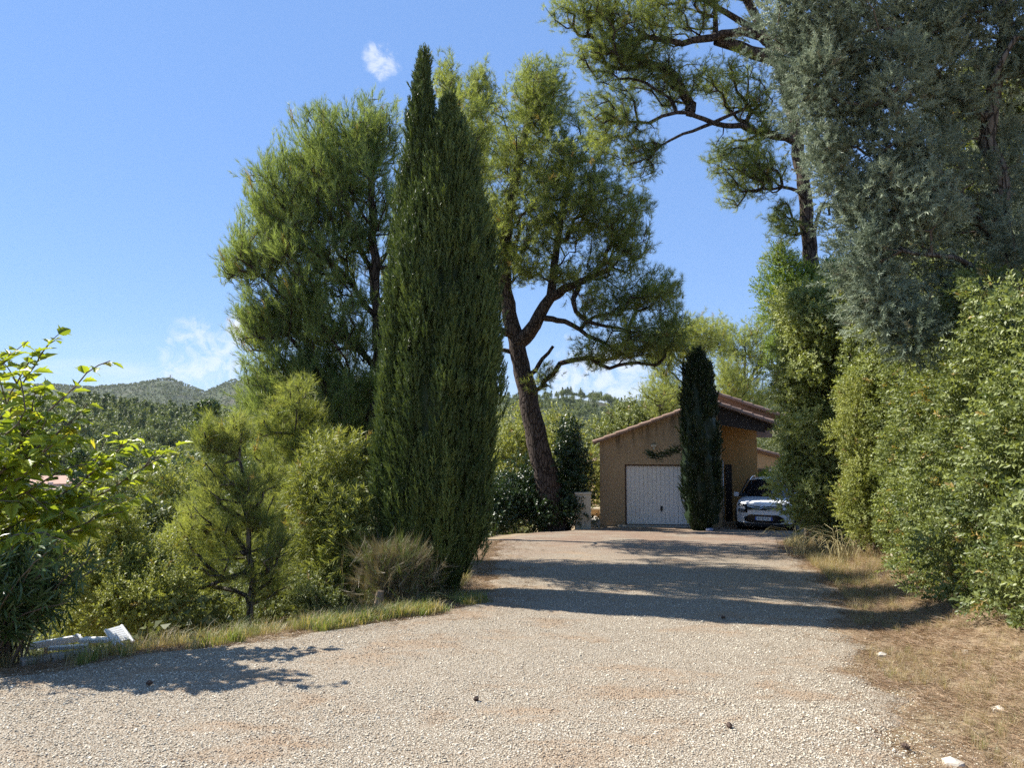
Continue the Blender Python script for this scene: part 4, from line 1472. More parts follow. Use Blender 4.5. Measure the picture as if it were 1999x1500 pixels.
back_pine('round-topped light green pine close behind the garage ridge', 1330, 900, 38, [(1330, 680, 60, 60, 38, 1.8, 90), (1370, 650, 50, 45, 38, 1.6, 60), (1290, 700, 40, 60, 38, 1.3, 50), (1310, 770, 55, 40, 38, 1.4, 50)], M['pine_young'], 71)
back_pine('wide light green pine between the garage ridge and the pale bush', 1450, 900, 42, [(1440, 690, 60, 70, 42, 2.0, 100), (1500, 670, 50, 60, 42, 1.8, 80), (1400, 660, 34, 40, 42, 1.2, 30), (1500, 770, 60, 60, 42, 1.8, 70), (1430, 780, 60, 50, 42, 1.6, 60)], M['pine'], 72, tone=0.22)
back_pine('small bright green pine peeping over the garage roof', 1432, 900, 33, [(1430, 740, 36, 40, 33, 0.9, 60), (1450, 790, 44, 30, 33, 0.9, 40), (1415, 790, 30, 30, 33, 0.8, 26)], M['pine_young'], 73, k=6, scl=(0.7, 1.1), tone=0.15, r0=0.1)
back_pine('thin open pine whose branches show above the garage eave', 1285, 900, 34, [(1290, 790, 34, 34, 34, 0.9, 30), (1265, 765, 22, 20, 34, 0.6, 12), (1320, 790, 26, 40, 34, 0.8, 20)], M['pine_young'], 74, k=5, scl=(0.7, 1.1), tone=0.15, r0=0.1)

# ------------------------------------------------------------------ the slope below the drive
# mulberry reaching in with big lobed leaves
rs = np.random.RandomState(81)
D = 6.0
b = np.array((-6.7, 7.6, gz(-6.7, 7.6)))
root = empty('mulberry_tree', b, 'leafy mulberry with long arching shoots of bright lobed leaves', 'tree')
sk = Skeleton(rs)
sk.limb([b - (0, 0, 0.2), b + (0.05, -0.05, 1.4), b + (0.2, -0.1, 2.5), b + (0.3, -0.1, 3.2)], 0.11, 0.06)
shoots = [
    [(-90, 1050), (-10, 880), (40, 760), (80, 690), (104, 660)], [(-60, 980), (50, 850), (120, 780), (170, 730), (215, 705)], [(-60, 960), (60, 880), (130, 830), (170, 790)],
    [(-80, 1040), (60, 990), (150, 950), (220, 890), (240, 862)], [(-60, 1060), (100, 1010), (200, 965), (280, 915), (322, 884)], [(-80, 1080), (60, 1030), (140, 1000), (230, 975)],
    [(-60, 900), (0, 820), (30, 750), (60, 700)], [(-90, 900), (-30, 780), (0, 720), (20, 690)], [(-60, 1000), (40, 930), (90, 880), (130, 850)], [(-90, 1100), (20, 1050), (90, 1040), (140, 1060)],
    [(-60, 940), (20, 900), (70, 870), (90, 820)], [(-70, 1000), (30, 900), (60, 820), (70, 760)], [(-70, 1060), (60, 1010), (130, 960), (190, 940)], [(-60, 1100), (80, 1060), (170, 1020), (240, 1000)], [(-60, 900), (10, 850), (50, 800), (40, 740)], [(-60, 1020), (0, 960), (30, 900), (20, 840)], [(-60, 1020), (50, 960), (120, 920), (180, 905)], [(-70, 860), (-20, 800), (20, 790), (70, 770)], [(-80, 1060), (0, 1000), (60, 980), (110, 990)],
]
dep = [6.3, 5.9, 5.7, 6.5, 6.6, 6.0, 6.0, 5.7, 5.6, 5.5, 5.8, 6.4, 6.5, 5.9, 5.6, 6.3, 6.1, 6.6, 6.2]
LV, LF, LT, o = [], [], [], 0
for s_, dd in zip(shoots, dep):
    pts = [P(x, y, dd + 1.25 + rs.normal(0, 0.08)) for x, y in s_]
    sk.limb([b + (0.2, -0.1, 2.3)] + pts, 0.028, 0.005, 0.12, 0.008)
    c, r = sk.limbs[-1]
    L_ = len(c)
    sub = [c]
    for j in range(6):                                   # side shoots
        i = rs.randint(int(L_ * 0.35), L_ - 2)
        dv = unit(c[i + 1] - c[i])
        sd_ = unit(dv * 0.8 + rs.normal(0, 0.55, 3) + np.array((0.1, 0, 0.15)))
        e = c[i] + sd_ * rs.uniform(0.25, 0.6)
        sk.limb([c[i], c[i] + sd_ * 0.15 + (0, 0, 0.02), e], 0.008, 0.003, 0.1, 0.004)
        sub.append(sk.limbs[-1][0])
    for ci, cc in enumerate(sub):
        full = np.linalg.norm(cc[-1] - cc[0])
        stp = 0.058
        m_ = int(np.linalg.norm(np.diff(cc, axis=0), axis=1).sum() * (0.8 if ci == 0 else 1.0) / stp)
        for j in range(m_):
            t = 1 - j * stp / max(np.linalg.norm(np.diff(cc, axis=0), axis=1).sum(), 0.1)
            q = cc[min(int(t * (len(cc) - 1)), len(cc) - 2)] + (cc[-1] - cc[-2]) * 0
            fr = t * (len(cc) - 1)
            i0 = int(min(fr, len(cc) - 2))
            q = cc[i0] + (cc[i0 + 1] - cc[i0]) * (fr - i0)
            dv = unit(cc[i0 + 1] - cc[i0])
            sgn = 1 if j % 2 else -1
            side_ = unit(np.cross(dv, (0, 0, 1.0))) * sgn
            fwd = unit(dv * rs.uniform(0.3, 0.9) + side_ * rs.uniform(0.5, 1.0) + np.array((0, 0, rs.uniform(-0.6, 0.15))))
            up_ = unit(np.array((0, 0, 1.0)) + rs.normal(0, 0.35, 3))
            size = rs.uniform(0.12, 0.21) * (0.65 if t > 0.93 else 1.0)
            v, f = lobed_leaf(size, q + fwd * 0.025, fwd, up_, rs)
            LV.append(v)
            LF.append(f + o)
            LT.append(np.full(len(v), np.clip(rs.normal(0.5, 0.25), 0, 0.92) if rs.rand() > 0.03 else 0.99))
            o += len(v)
sk.radii(0.004, 0.5, 0.05)
sk.limb_mesh('trunk', M['bark_grey'], root, [0], 10)
sk.limb_mesh('shoots', M['twig'], root, list(range(1, len(sk.limbs))), 6)
lv = link('crown', np_mesh('crown', np.vstack(LV), np.vstack(LF), M['mulberry'], np.concatenate(LT)), root)
lv['kind'] = 'stuff'
TRI['n'] += sum(len(f) for f in LF)

# oleander
rs = np.random.RandomState(82)
b = ground_at(20, 1290, 6.9)
root = empty('oleander_bush', b, 'dark oleander clump with many upright stems and narrow leaves', 'bush')
sk = Skeleton(rs)
P_, D_ = [], []
for k in range(46):
    ex, ey = rs.uniform(-130, 215), rs.uniform(1035, 1190)
    ey = max(ey, 1035 + 0.45 * max(ex - 60, 0))
    dd = 6.8 + rs.normal(0, 0.3)
    e = P(ex, ey, dd)
    s0 = b + np.array((rs.normal(0, 0.16), rs.normal(0, 0.14), -0.05))
    mid = s0 * 0.5 + e * 0.5 + np.array((0, 0, 0.18))
    sk.limb([s0, mid, e], 0.012, 0.004, 0.1, 0.005)
    c = sk.limbs[-1][0]
    for j in range(11):
        t = 1 - 0.055 * j * rs.uniform(0.8, 1.2)
        fr = t * (len(c) - 1)
        i0 = int(min(fr, len(c) - 2))
        P_.append(c[i0] + (c[i0 + 1] - c[i0]) * (fr - i0) - unit(c[i0 + 1] - c[i0]) * 0.08 + rs.normal(0, 0.03, 3))
        D_.append(unit(c[i0 + 1] - c[i0] + rs.normal(0, 0.3, 3)))
sk.limb_mesh('stem', M['twig'], root, None, 5)
leafscatter('foliage', 'ole', T_OLE, np.array(P_), np.array(D_), rs.uniform(0.7, 1.1, len(P_)), rs, 'oleander', root)

# named shrubs on the slope
bush('bush', 'yellow-green small-leaved shrub behind the oleander', 'bush', [(215, 1060, 55, 45, 9.4, 0.4, 22), (290, 1110, 60, 50, 9.4, 0.5, 26), (190, 1150, 60, 50, 9.0, 0.4, 22), (330, 1170, 50, 45, 9.0, 0.4, 18), (250, 1190, 70, 40, 8.9, 0.4, 20)],
     'leafsm', T_LEAF_S, 'scrub', 83, nl=70, r=(0.13, 0.26), scl=(0.6, 1.0), base=ground_at(260, 1230, 9.2), tone=0.12)
bush('bush', 'green willow-leaved shrub on the slope next to the tall cypress', 'bush', [(640, 960, 60, 50, 11.4, 0.5, 24), (680, 1010, 50, 60, 11.2, 0.5, 24), (620, 1060, 40, 50, 11.4, 0.4, 14), (690, 1100, 40, 60, 11, 0.4, 18), (660, 890, 40, 36, 11.6, 0.4, 10)],
     'ole', T_OLE, 'scrub', 84, nl=30, r=(0.15, 0.3), scl=(0.55, 0.9), base=ground_at(665, 1180, 11.2), tone=-0.05)
SLOPE_LABELS = ['scrub bush on the slope behind the young pine, in front of the broad pine', 'low scrub bush at the gravel edge between the young pine and the broom', 'dark scrub bush at the foot of the young pine trunk', "scrub bush behind the young pine's lower branches", 'pale scrub bush farther down the slope behind the yellow-green shrub', 'small dark scrub bush beside the willow-leaved shrub at the gravel edge', 'round scrub bush far down the slope under the wooded hill', 'pale round scrub bush far down the slope above the village houses', 'wide dark scrub bush behind the oleander', 'dark scrub bush under the mulberry shoots', "pale scrub bush down the slope behind the broad pine's low branches", 'dark scrub bush behind the willow-leaved shrub', 'low dark scrub bush at the gravel edge near the white junk', 'scrub bush down the slope between the young pine and the broad pine', 'dark scrub bush tucked behind the broom bush', 'dark scrub bush behind the heap of white junk']
slope = [(580, 1120, 13.0, 60, 50), (540, 1180, 11.5, 50, 34), (430, 1170, 12.5, 60, 40), (370, 1100, 14.5, 60, 60), (300, 1040, 17, 60, 50), (620, 1170, 10.6, 40, 36), (330, 960, 24, 50, 50), (250, 980, 26, 55, 50),
         (120, 1080, 15, 80, 60), (20, 1050, 15, 80, 70), (560, 1000, 18, 60, 70), (640, 1090, 16, 60, 70), (380, 1200, 10.6, 50, 26), (470, 1060, 17, 60, 60), (700, 1150, 13.5, 50, 60), (150, 1180, 10.5, 60, 40)]
for i, (px, py, D, rx, ry) in enumerate(slope):
    bush('scrub_bush', SLOPE_LABELS[i], 'bush', [(px, py, rx, ry, D, rx * D / FPX, 22), (px + rx * 0.5, py + ry * 0.6, rx * 0.7, ry * 0.6, D - 0.2, rx * D / FPX * 0.7, 10)],
         'leafsm' if D < 14 else 'leaff', T_LEAF_S if D < 14 else T_LEAF_FAR, 'scrub_dark' if i % 3 else 'scrub', 90 + i, nl=60 if D < 14 else 36, r=(0.014 * D, 0.026 * D), scl=(0.6, 1.1) if D < 14 else (0.5, 0.9),
         group='scrub bushes on the slope', base=ground_at(px, py + ry, D))

# dry broom at the corner
rs = np.random.RandomState(85)
b = ground_at(770, 1175, 10.1)
root = empty('broom_bush', b, 'half-dry brown broom bush at the foot of the tall cypress', 'bush')
n = 1100
q = np.array([P(x, y, 10.1) for x, y in zip(rs.normal(772, 34, n), 1075 + 95 * rs.rand(n) ** 1.3)]) + rs.normal(0, 0.15, (n, 3)) * (0.3, 1, 0.3)
dv = unit(q - (b + (0, 0, 0.1)) + rs.normal(0, 0.38, (n, 3)) + np.array((0, 0, 0.12)))
T_BROOM = [pine_sprig(200 + i, 16, 0.34, 0.20, 0.0035, (5, 26)) for i in range(4)]
leafscatter('foliage', 'broom', T_BROOM, q - dv * 0.15, dv, rs.uniform(0.5, 0.95, n), rs, 'broom', root, np.where(rs.rand(n) < 0.28, 0.99, rs.rand(n) * 0.9))
mb = MB()
for k in range(18):
    e = q[rs.randint(n)]
    mb.tube([b + (rs.normal(0, 0.08), rs.normal(0, 0.08), -0.05), b * 0.5 + e * 0.5 + (0, 0, 0.05), e], [0.010, 0.006, 0.003], 5)
mb.build('stem', M['twig'], root)

# ------------------------------------------------------------------ garage
m, N, L = new_mat('ochre_render')
oc = N.new('ShaderNodeTexCoord').outputs['Object']
sp = N.new('ShaderNodeSeparateXYZ')
L.new(oc, sp.inputs[0])
big = noise(N, L, oc, 1.3, 6, 0.6)
grain = noise(N, L, oc, 60, 5, 0.7)
c = mixrgb(N, L, big, (0.40, 0.29, 0.175), (0.50, 0.375, 0.235))
c = mixrgb(N, L, mathn(N, L, 'MULTIPLY', grain, 0.35), c, (0.30, 0.20, 0.11))
mpn = N.new('ShaderNodeMapping')
mpn.inputs['Scale'].default_value = (3.0, 3.0, 0.35)
L.new(oc, mpn.inputs['Vector'])
streak = noise(N, L, mpn.outputs[0], 1.7, 6, 0.65)
roofz = mathn(N, L, 'ADD', mathn(N, L, 'MULTIPLY', sp.outputs['X'], 0.368), 2.84)
below = mathn(N, L, 'SUBTRACT', roofz, sp.outputs['Z'])
near_top = mathn(N, L, 'SUBTRACT', 1.0, ramp(N, L, below, 0.05, 0.95))
st = mathn(N, L, 'MULTIPLY', near_top, ramp(N, L, streak, 0.42, 0.66))
c = mixrgb(N, L, mathn(N, L, 'MULTIPLY', st, 0.85), c, (0.10, 0.085, 0.06))
foot = mathn(N, L, 'MULTIPLY', mathn(N, L, 'SUBTRACT', 1.0, ramp(N, L, sp.outputs['Z'], 0.0, 0.45)), ramp(N, L, big, 0.35, 0.6))
c = mixrgb(N, L, mathn(N, L, 'MULTIPLY', foot, 0.5), c, (0.22, 0.16, 0.10))
M['ochre'] = finish(m, N, L, principled(N, L, c, 0.95, grain, 0.5, 0.008, spec=0.15))
M['ochre_plain'] = plain('ochre_wall', (0.50, 0.35, 0.19), 0.95, 0.12, 3)
M['orange_wall'] = plain('orange_ochre_wall', (0.50, 0.28, 0.10), 0.95, 0.15, 2.5)
M['terracotta'] = plain('old_terracotta', (0.27, 0.18, 0.135), 0.9, 0.5, 7, bstr=0.3)
M['dark_wood'] = plain('dark_timber', (0.035, 0.026, 0.02), 0.8, 0.3, 8)
M['white_door'] = plain('white_painted_door', (0.80, 0.78, 0.74), 0.5, 0.07, 3)
M['door_frame'] = plain('brown_door_frame', (0.10, 0.055, 0.035), 0.6, 0.2, 8)
M['black'] = plain('black_plastic', (0.012, 0.012, 0.013), 0.45, 0.1, 10)
M['concrete'] = plain('weathered_concrete', (0.36, 0.33, 0.28), 0.95, 0.2, 5, bstr=0.3)
M['cabinet'] = plain('beige_cabinet', (0.50, 0.46, 0.36), 0.7, 0.08, 4)
M['white'] = plain('white_plastic', (0.72, 0.72, 0.70), 0.5, 0.08, 6)
M['dark_glass'] = plain('dark_glass', (0.010, 0.012, 0.014), 0.08, 0.1, 3, spec=0.6, bstr=0.0)
M['plaster'] = plain('pale_house_plaster', (0.62, 0.52, 0.44), 0.95, 0.08, 1.0)
M['house_roof'] = plain('far_roof_tiles', (0.46, 0.28, 0.20), 0.9, 0.25, 1.5)

FZ = gz(5.0, 25.4) - 0.02
GR = math.radians(-7)
G = empty('garage', (2.99, 26.0, FZ), 'ochre rendered garage with a tiled gable roof and a white planked door', 'garage', rz=GR)


def zr(x):                        # underside of the roof, local
    return 2.78 + 0.368 * (x + 0.18) if x < 3.64 else 4.186 - 0.36 * (x - 3.64)


DX0, DX1, DZ = 0.84, 3.25, 2.10
w = MB()
w.prism([(0, -0.4), (DX0, -0.4), (DX0, zr(DX0)), (0, zr(0))], 'y', 0, 0.22)
w.prism([(DX0, DZ), (DX1, DZ), (DX1, zr(DX1)), (DX0, zr(DX0))], 'y', 0, 0.22)
w.prism([(DX1, -0.4), (4.05, -0.4), (4.05, zr(4.05)), (3.64, zr(3.64)), (DX1, zr(DX1))], 'y', 0, 0.22)
w.box(0, 0.22, 0.22, 7.0, -0.4, zr(0) + 0.06)
w.box(3.83, 4.05, 0.22, 3.0, -0.4, zr(4.05) - 0.05)
w.box(DX0 - 0.001, DX1 + 0.001, 0.5, 0.6, 0.0, DZ + 0.2)
w.build('wall', M['ochre'], G, local=True)
w = MB()
w.prism([(4.05, -0.4), (5.78, -0.4), (5.78, zr(5.78)), (4.05, zr(4.05))], 'y', 3.0, 3.2)
w.box(5.56, 5.78, 3.2, 7.0, -0.4, zr(5.78) - 0.05)
o = w.build('wall', M['orange_wall'], G, local=True)
o['label'] = 'orange wall set back under the carport roof'
MB().box(4.62, 4.84, 2.93, 2.995, -0.2, 2.0).build('side_door', M['dark_wood'], G, local=True)
MB().tube([(4.52, 2.93, -0.2), (4.52, 2.93, 2.15)], 0.025, 8).build('drain_pipe', M['white'], G, local=True, smooth_shade=True)
MB().box(DX0 - 0.25, DX1 + 0.25, -0.30, 0.05, -0.3, 0.07).build('door_step', M['concrete'], G, local=True, bevel=0.012)
# door: frame, planks, handle
fr = MB()
fr.box(DX0, DX0 + 0.05, 0.10, 0.18, 0.07, DZ)
fr.box(DX1 - 0.05, DX1, 0.10, 0.18, 0.07, DZ)
fr.box(DX0 + 0.05, DX1 - 0.05, 0.10, 0.18, DZ - 0.05, DZ)
door = fr.build('garage_door', M['door_frame'], G, local=True)
npl = 16
pw = (DX1 - DX0 - 0.12) / npl
pm = None
for i in range(npl):
    x0 = DX0 + 0.06 + i * pw
    if pm is None:
        o = MB().box(0.004, pw - 0.004, 0, 0.03, 0, DZ - 0.14).build('plank', M['white_door'], door, local=True, bevel=0.004)
        pm = o.data
    else:
        o = bpy.data.objects.new('plank', pm)
        COL.objects.link(o)
        o.parent = door
    o.location = (x0, 0.125, 0.085)
MB().box(DX0 + 0.05, DX1 - 0.05, 0.156, 0.17, 0.08, DZ - 0.05).build('backing', M['white_door'], door, local=True)
h = MB().box(2.02, 2.10, 0.10, 0.13, 0.55, 0.70)
h.tube([(2.06, 0.08, 0.66), (2.06, 0.07, 0.52)], 0.016, 8)
h.build('handle', M['black'], door, local=True)
MB().box(1.72, 1.90, -0.10, 0.0, 2.70, 2.78).box(1.78, 1.86, -0.08, -0.0, 2.60, 2.70).build('wall_lamp', M['cabinet'], G, local=True, bevel=0.008)

# roof: two tiled slopes, verge tiles one by one
RY0, RY1 = -0.22, 7.2


def slope_mesh(xa, za, xb, zb, name, parent, y0=RY0, y1=RY1, pitch=0.21):
    """Barrel-tiled roof slope from the eave (xa, za) to the ridge (xb, zb), with thickness."""
    nx = int((y1 - y0) / pitch * 6)
    yv = np.linspace(y0, y1, nx)
    prof_ = 0.045 * np.abs(np.sin((yv - y0) / pitch * math.pi))
    rows = 14
    V, F = [], []
    for i in range(rows + 1):
        t = i / rows
        for j in range(nx):
            V.append((xa + (xb - xa) * t, yv[j], za + (zb - za) * t + 0.06 + prof_[j] + 0.012 * ((i % 2))))
    o_ = len(V)
    for i in (0, rows):
        t = i / rows
        for j in range(nx):
            V.append((xa + (xb - xa) * t, yv[j], za + (zb - za) * t))
    for i in range(rows):
        for j in range(nx - 1):
            a = i * nx + j
            F.append((a, a + 1, a + nx + 1, a + nx))
    for j in range(nx - 1):
        F.append((o_ + j, o_ + nx + j, o_ + nx + j + 1, o_ + j + 1))
        F.append((j, o_ + j, o_ + j + 1, j + 1))
    for j in (0, nx - 1):
        F.append(tuple([i * nx + j for i in range(rows + 1)] + [o_ + nx + j, o_ + j]))
    me = bpy.data.meshes.new(name)
    me.from_pydata(V, [], F)
    me.update()
    me.materials.append(M['terracotta'])
    return link(name, me, parent, local=True)


roof = slope_mesh(-0.18, 2.78, 3.64, 4.186, 'roof', G)
o = slope_mesh(6.0, 3.336, 3.64, 4.186, 'roof', G)
tile_me = None


def verge(parent, a, b, length=0.42, r=0.085):
    """Half-round verge tiles laid end over end from a (low) to b (high), one object each."""
    global tile_me
    if tile_me is None:
        V, F = [], []
        n = 9
        for k, (y, sc) in enumerate(((0.0, 1.12), (0.46, 0.9))):
            for rr2 in (1.0, 0.84):
                for j in range(n):
                    a_ = math.radians(-25 + 230 * j / (n - 1))
                    V.append((y, -math.cos(a_) * r * rr2 * sc, math.sin(a_) * r * rr2 * sc))
        for j in range(n - 1):
            F += [(j, j + 1, 2 * n + j + 1, 2 * n + j), (n + j, 3 * n + j, 3 * n + j + 1, n + j + 1), (j, n + j, n + j + 1, j + 1), (2 * n + j, 2 * n + j + 1, 3 * n + j + 1, 3 * n + j)]
        F += [(0, 2 * n, 3 * n, n), (n - 1, 2 * n - 1, 4 * n - 1, 3 * n - 1)]
        tile_me = bpy.data.meshes.new('tile')
        tile_me.from_pydata(V, [], F)
        tile_me.update()
        tile_me.materials.append(M['terracotta'])
    a, b = Vector(a), Vector(b)
    d = b - a
    n_ = int(d.length / length)
    rs_ = random.Random(int(a.x * 100))
    for i in range(n_ + 1):
        o = bpy.data.objects.new('tile', tile_me)
        COL.objects.link(o)
        o.parent = parent
        p = a + d.normalized() * (i * d.length / (n_ + 0.85))
        o.location = p + Vector((0, rs_.uniform(-0.008, 0.008), rs_.uniform(-0.006, 0.006)))
        o.rotation_euler = (0, -math.asin(d.normalized().z) + 0.03, 0 if d.x > 0 else math.pi)


verge(roof, (-0.22, RY0 - 0.02, 2.83), (3.62, RY0 - 0.02, 4.24))
verge(roof, (6.04, RY0 - 0.02, 3.39), (3.66, RY0 - 0.02, 4.24))
# dark timber under the carport side
w = MB()
w.prism([(3.95, zr(3.95) - 0.02), (5.45, zr(5.45) - 0.02), (5.45, zr(5.45) - 0.36), (3.95, zr(3.95) - 0.62)], 'y', -0.12, -0.02)
w.build('fascia', M['dark_wood'], G, local=True)
for i in range(6):
    y = -0.1 + i * 0.62
    MB().prism([(4.1, zr(4.1) - 0.012), (5.95, zr(5.95) - 0.012), (5.95, zr(5.95) - 0.12), (4.1, zr(4.1) - 0.12)], 'y', y, y + 0.08).build('rafter', M['dark_wood'], G, local=True)
# slightly higher roof of the part behind
up_roof = slope_mesh(6.9, 3.75, 4.2, 4.72, 'rear_roof', G, 3.6, 7.4)
verge(up_roof, (6.92, 3.58, 3.80), (4.2, 3.58, 4.77))
MB().prism([(4.3, 3.0), (6.5, 3.0), (6.5, 3.82), (4.3, 4.62)], 'y', 3.75, 3.9).build('rear_gable', M['terracotta'], G, local=True)

# lower wing of the house behind the carport
wing = empty('house_wing', (P(1478, 900, 35)[0], 35, FZ - 0.2), 'low ochre house wing with a pink tiled verge behind the carport', 'house')
x0 = P(1470, 900, 35)[0]
zt0, zt1 = P(1480, 880, 35)[2], P(1560, 903, 35)[2]
w = MB()
x1 = P(1600, 900, 35)[0]
w.prism([(x0, FZ - 1), (x1, FZ - 1), (x1, zt1 - 0.35), (x0, zt0 - 0.05)], 'y', 35.0, 39.0)
w.build('wall', M['ochre_plain'], wing)
rf = MB().prism([(x0 - 0.1, zt0 - 0.02), (x1 + 0.2, zt1 - 0.34), (x1 + 0.2, zt1 - 0.24), (x0 - 0.1, zt0 + 0.08)], 'y', 34.9, 39.2).build('roof', M['terracotta'], wing)
wm = Matrix.LocRotScale(wing.location, wing.rotation_euler, wing.scale).inverted()
va, vb = wm @ Vector((x1, 34.85, zt1 - 0.20)), wm @ Vector((x0, 34.85, zt0 + 0.10))
verge(rf, va, vb)
for q in rf.children:
    q.matrix_parent_inverse = rf.matrix_parent_inverse.inverted() @ wm.inverted() if False else Matrix()
    q.location = (Matrix.LocRotScale(wing.location, None, None) @ q.location)
xa, xb = P(1480, 916, 35)[0], P(1497, 916, 35)[0]
za, zb = P(1480, 945, 35)[2], P(1480, 916, 35)[2]
MB().box(xa, xb, 34.95, 34.99, za, zb).build('window', M['dark_glass'], wing)
xa, xb = P(1500, 916, 35)[0], P(1523, 916, 35)[0]
MB().box(xa, xb, 34.93, 34.99, za, zb + 0.02).build('shutter', M['white'], wing)

# the sunlit wing and steps beyond the garage's corner
sw = empty('house_wing', (P(1166, 1000, 36)[0], 36, gz(4.0, 36)), 'narrow sunlit ochre wall with a tiled eave past the garage corner', 'house')
xa, xb = P(1163, 920, 36)[0], P(1230, 920, 36)[0]
MB().box(xa, xb, 36, 39, P(1163, 1040, 36)[2], P(1163, 908, 36)[2]).build('wall', M['ochre_plain'], sw)
MB().prism([(xa - 0.35, P(1156, 909, 36)[2]), (xb, P(1190, 893, 36)[2]), (xb, P(1190, 888, 36)[2]), (xa - 0.35, P(1156, 904, 36)[2])], 'y', 35.8, 39.2).build('roof', M['terracotta'], sw)
lw = empty('garden_wall', (P(1163, 1010, 27)[0], 27, gz(3, 27)), 'low sunlit ochre garden wall beside the garage corner', 'wall')
xa, xb = P(1153, 1000, 27.2)[0], 2.99 + 0.1
MB().box(xa, xb, 27.0, 27.2, P(1160, 1040, 27)[2], P(1160, 996, 27)[2]).build('wall_body', M['ochre_plain'], lw)
MB().box(xa - 0.03, xb, 26.96, 27.24, P(1160, 996, 27)[2], P(1160, 993, 27)[2]).build('coping', M['cabinet'], lw)
st_ = MB().box(P(1152, 1020, 25.9)[0], 2.96, 25.75, 26.9, P(1160, 1040, 25.9)[2], P(1160, 1014, 25.9)[2]).build('garden_step', M['concrete'], bevel=0.015)
tag(st_, 'concrete step at the corner of the garage below the low wall', 'step')

# meter cabinet
D = 24.9
b = ground_at(1138, 1030, D)
cab = empty('meter_cabinet', b, 'beige utility meter cabinet standing between the laurel and the garage', 'cabinet')
ct = P(1140, 962, D)[2] - b[2]
MB().box(-0.26, 0.24, 0, 0.28, -0.1, ct - 0.06).build('body', M['cabinet'], cab, local=True, bevel=0.01)
MB().box(-0.29, 0.27, -0.03, 0.31, ct - 0.06, ct).build('cap', M['cabinet'], cab, local=True, bevel=0.012)
MB().box(-0.21, 0.19, -0.008, 0.0, 0.25, ct - 0.14).build('door', M['cabinet'], cab, local=True)

# ------------------------------------------------------------------ car
M['car_white'] = plain('white_car_paint', (0.78, 0.79, 0.80), 0.25, 0.01, 2, spec=0.5, bstr=0.0, coat=0.6)
M['car_black'] = plain('gloss_black_trim', (0.008, 0.008, 0.009), 0.25, 0.1, 5, bstr=0.0)
M['chrome'] = plain('chrome', (0.75, 0.76, 0.78), 0.15, 0.02, 5, metal=1.0, bstr=0.0)
M['lamp_glass'] = plain('lamp_lens', (0.30, 0.32, 0.34), 0.1, 0.1, 40, spec=0.7, bstr=0.0)
M['rubber'] = plain('tyre_rubber', (0.02, 0.02, 0.02), 0.85, 0.2, 20)
M['plate'] = plain('number_plate', (0.80, 0.80, 0.78), 0.4, 0.02, 4)
M['plate_blue'] = plain('plate_blue', (0.02, 0.08, 0.42), 0.4, 0.05, 4)
cx, cy = 7.85, 23.9
CAR = empty('parked_car', (cx, cy, gz(cx + 0.5, cy + 1.5) + 0.02), 'white compact crossover car parked nose out under the carport', 'car', rz=math.radians(-24))


def yf(x, z):
    """Front skin of the car: y as a function of x and z."""
    k = abs(x) / 0.88
    lean = 0.10 * max(0, z - 0.72) ** 1.2 * 4 + 0.05 * max(0, 0.40 - z)
    return 0.02 + 0.34 * k ** 3.4 + lean


# body: loft of rings along the length
ST = [(0.00, 0.80, 0.30, 0.84), (0.12, 0.855, 0.26, 0.93), (0.40, 0.88, 0.24, 0.99), (0.80, 0.885, 0.24, 1.03), (1.15, 0.885, 0.24, 1.06), (2.0, 0.89, 0.24, 1.06), (3.0, 0.885, 0.24, 1.08),
      (3.7, 0.87, 0.26, 1.10), (4.05, 0.82, 0.30, 1.06), (4.15, 0.70, 0.36, 0.98)]
V, F = [], []
NR = 28
for si, (y, hw, z0, z1) in enumerate(ST):
    for j in range(NR):
        a = 2 * math.pi * (j + 0.5) / NR
        ca, sa = math.cos(a), math.sin(a)
        e = 0.34
        x = hw * math.copysign(abs(ca) ** e, ca)
        z = (z0 + z1) / 2 + (z1 - z0) / 2 * math.copysign(abs(sa) ** e, sa)
        yy = y + (0.34 * (abs(x) / 0.88) ** 3.4 if si < 3 else 0) * (1 - si / 3.0)
        if si == 0:
            yy = yf(x, z) + 0.03
        V.append((x, yy, z))
for i in range(len(ST) - 1):
    for j in range(NR):
        F.append((i * NR + j, i * NR + (j + 1) % NR, (i + 1) * NR + (j + 1) % NR, (i + 1) * NR + j))
F.append(tuple(range(NR)))
F.append(tuple(range((len(ST) - 1) * NR, len(ST) * NR))[::-1])
me = bpy.data.meshes.new('body')
me.from_pydata(V, [], F)
me.update()
bm = bmesh.new()
bm.from_mesh(me)
bmesh.ops.recalc_face_normals(bm, faces=bm.faces)
bm.to_mesh(me)
bm.free()
for p in me.polygons:
    p.use_smooth = True
me.materials.append(M['car_white'])
body = link('body', me, CAR, local=True)


def skin(name, top, bot, xs, mat, parent, proud=0.012, depth=0.05):
    """A trim panel that follows the front skin between the curves top(x) and bot(x)."""
    V, F = [], []
    nz = 4
    for x in xs:
        for k in range(nz + 1):
            z = bot(x) + (top(x) - bot(x)) * k / nz
            V.append((x, yf(x, z) - proud, z))
    n1 = len(V)
    V += [(x, y + depth, z) for x, y, z in V]
    c_ = nz + 1
    for i in range(len(xs) - 1):
        for k in range(nz):
            a = i * c_ + k
            F.append((a, a + c_, a + c_ + 1, a + 1))
        for k, s_ in ((0, 1), (nz, -1)):
            a = i * c_ + k
            F.append((a, a + n1, a + n1 + c_, a + c_)[::s_])
    for i in (0, len(xs) - 1):
        for k in range(nz):
            a = i * c_ + k
            F.append((a, a + 1, a + 1 + n1, a + n1))
    me = bpy.data.meshes.new(name)
    me.from_pydata(V, [], F)
    me.update()
    me.materials.append(mat)
    for p in me.polygons:
        p.use_smooth = False
    return link(name, me, parent, local=True)


lin = np.linspace
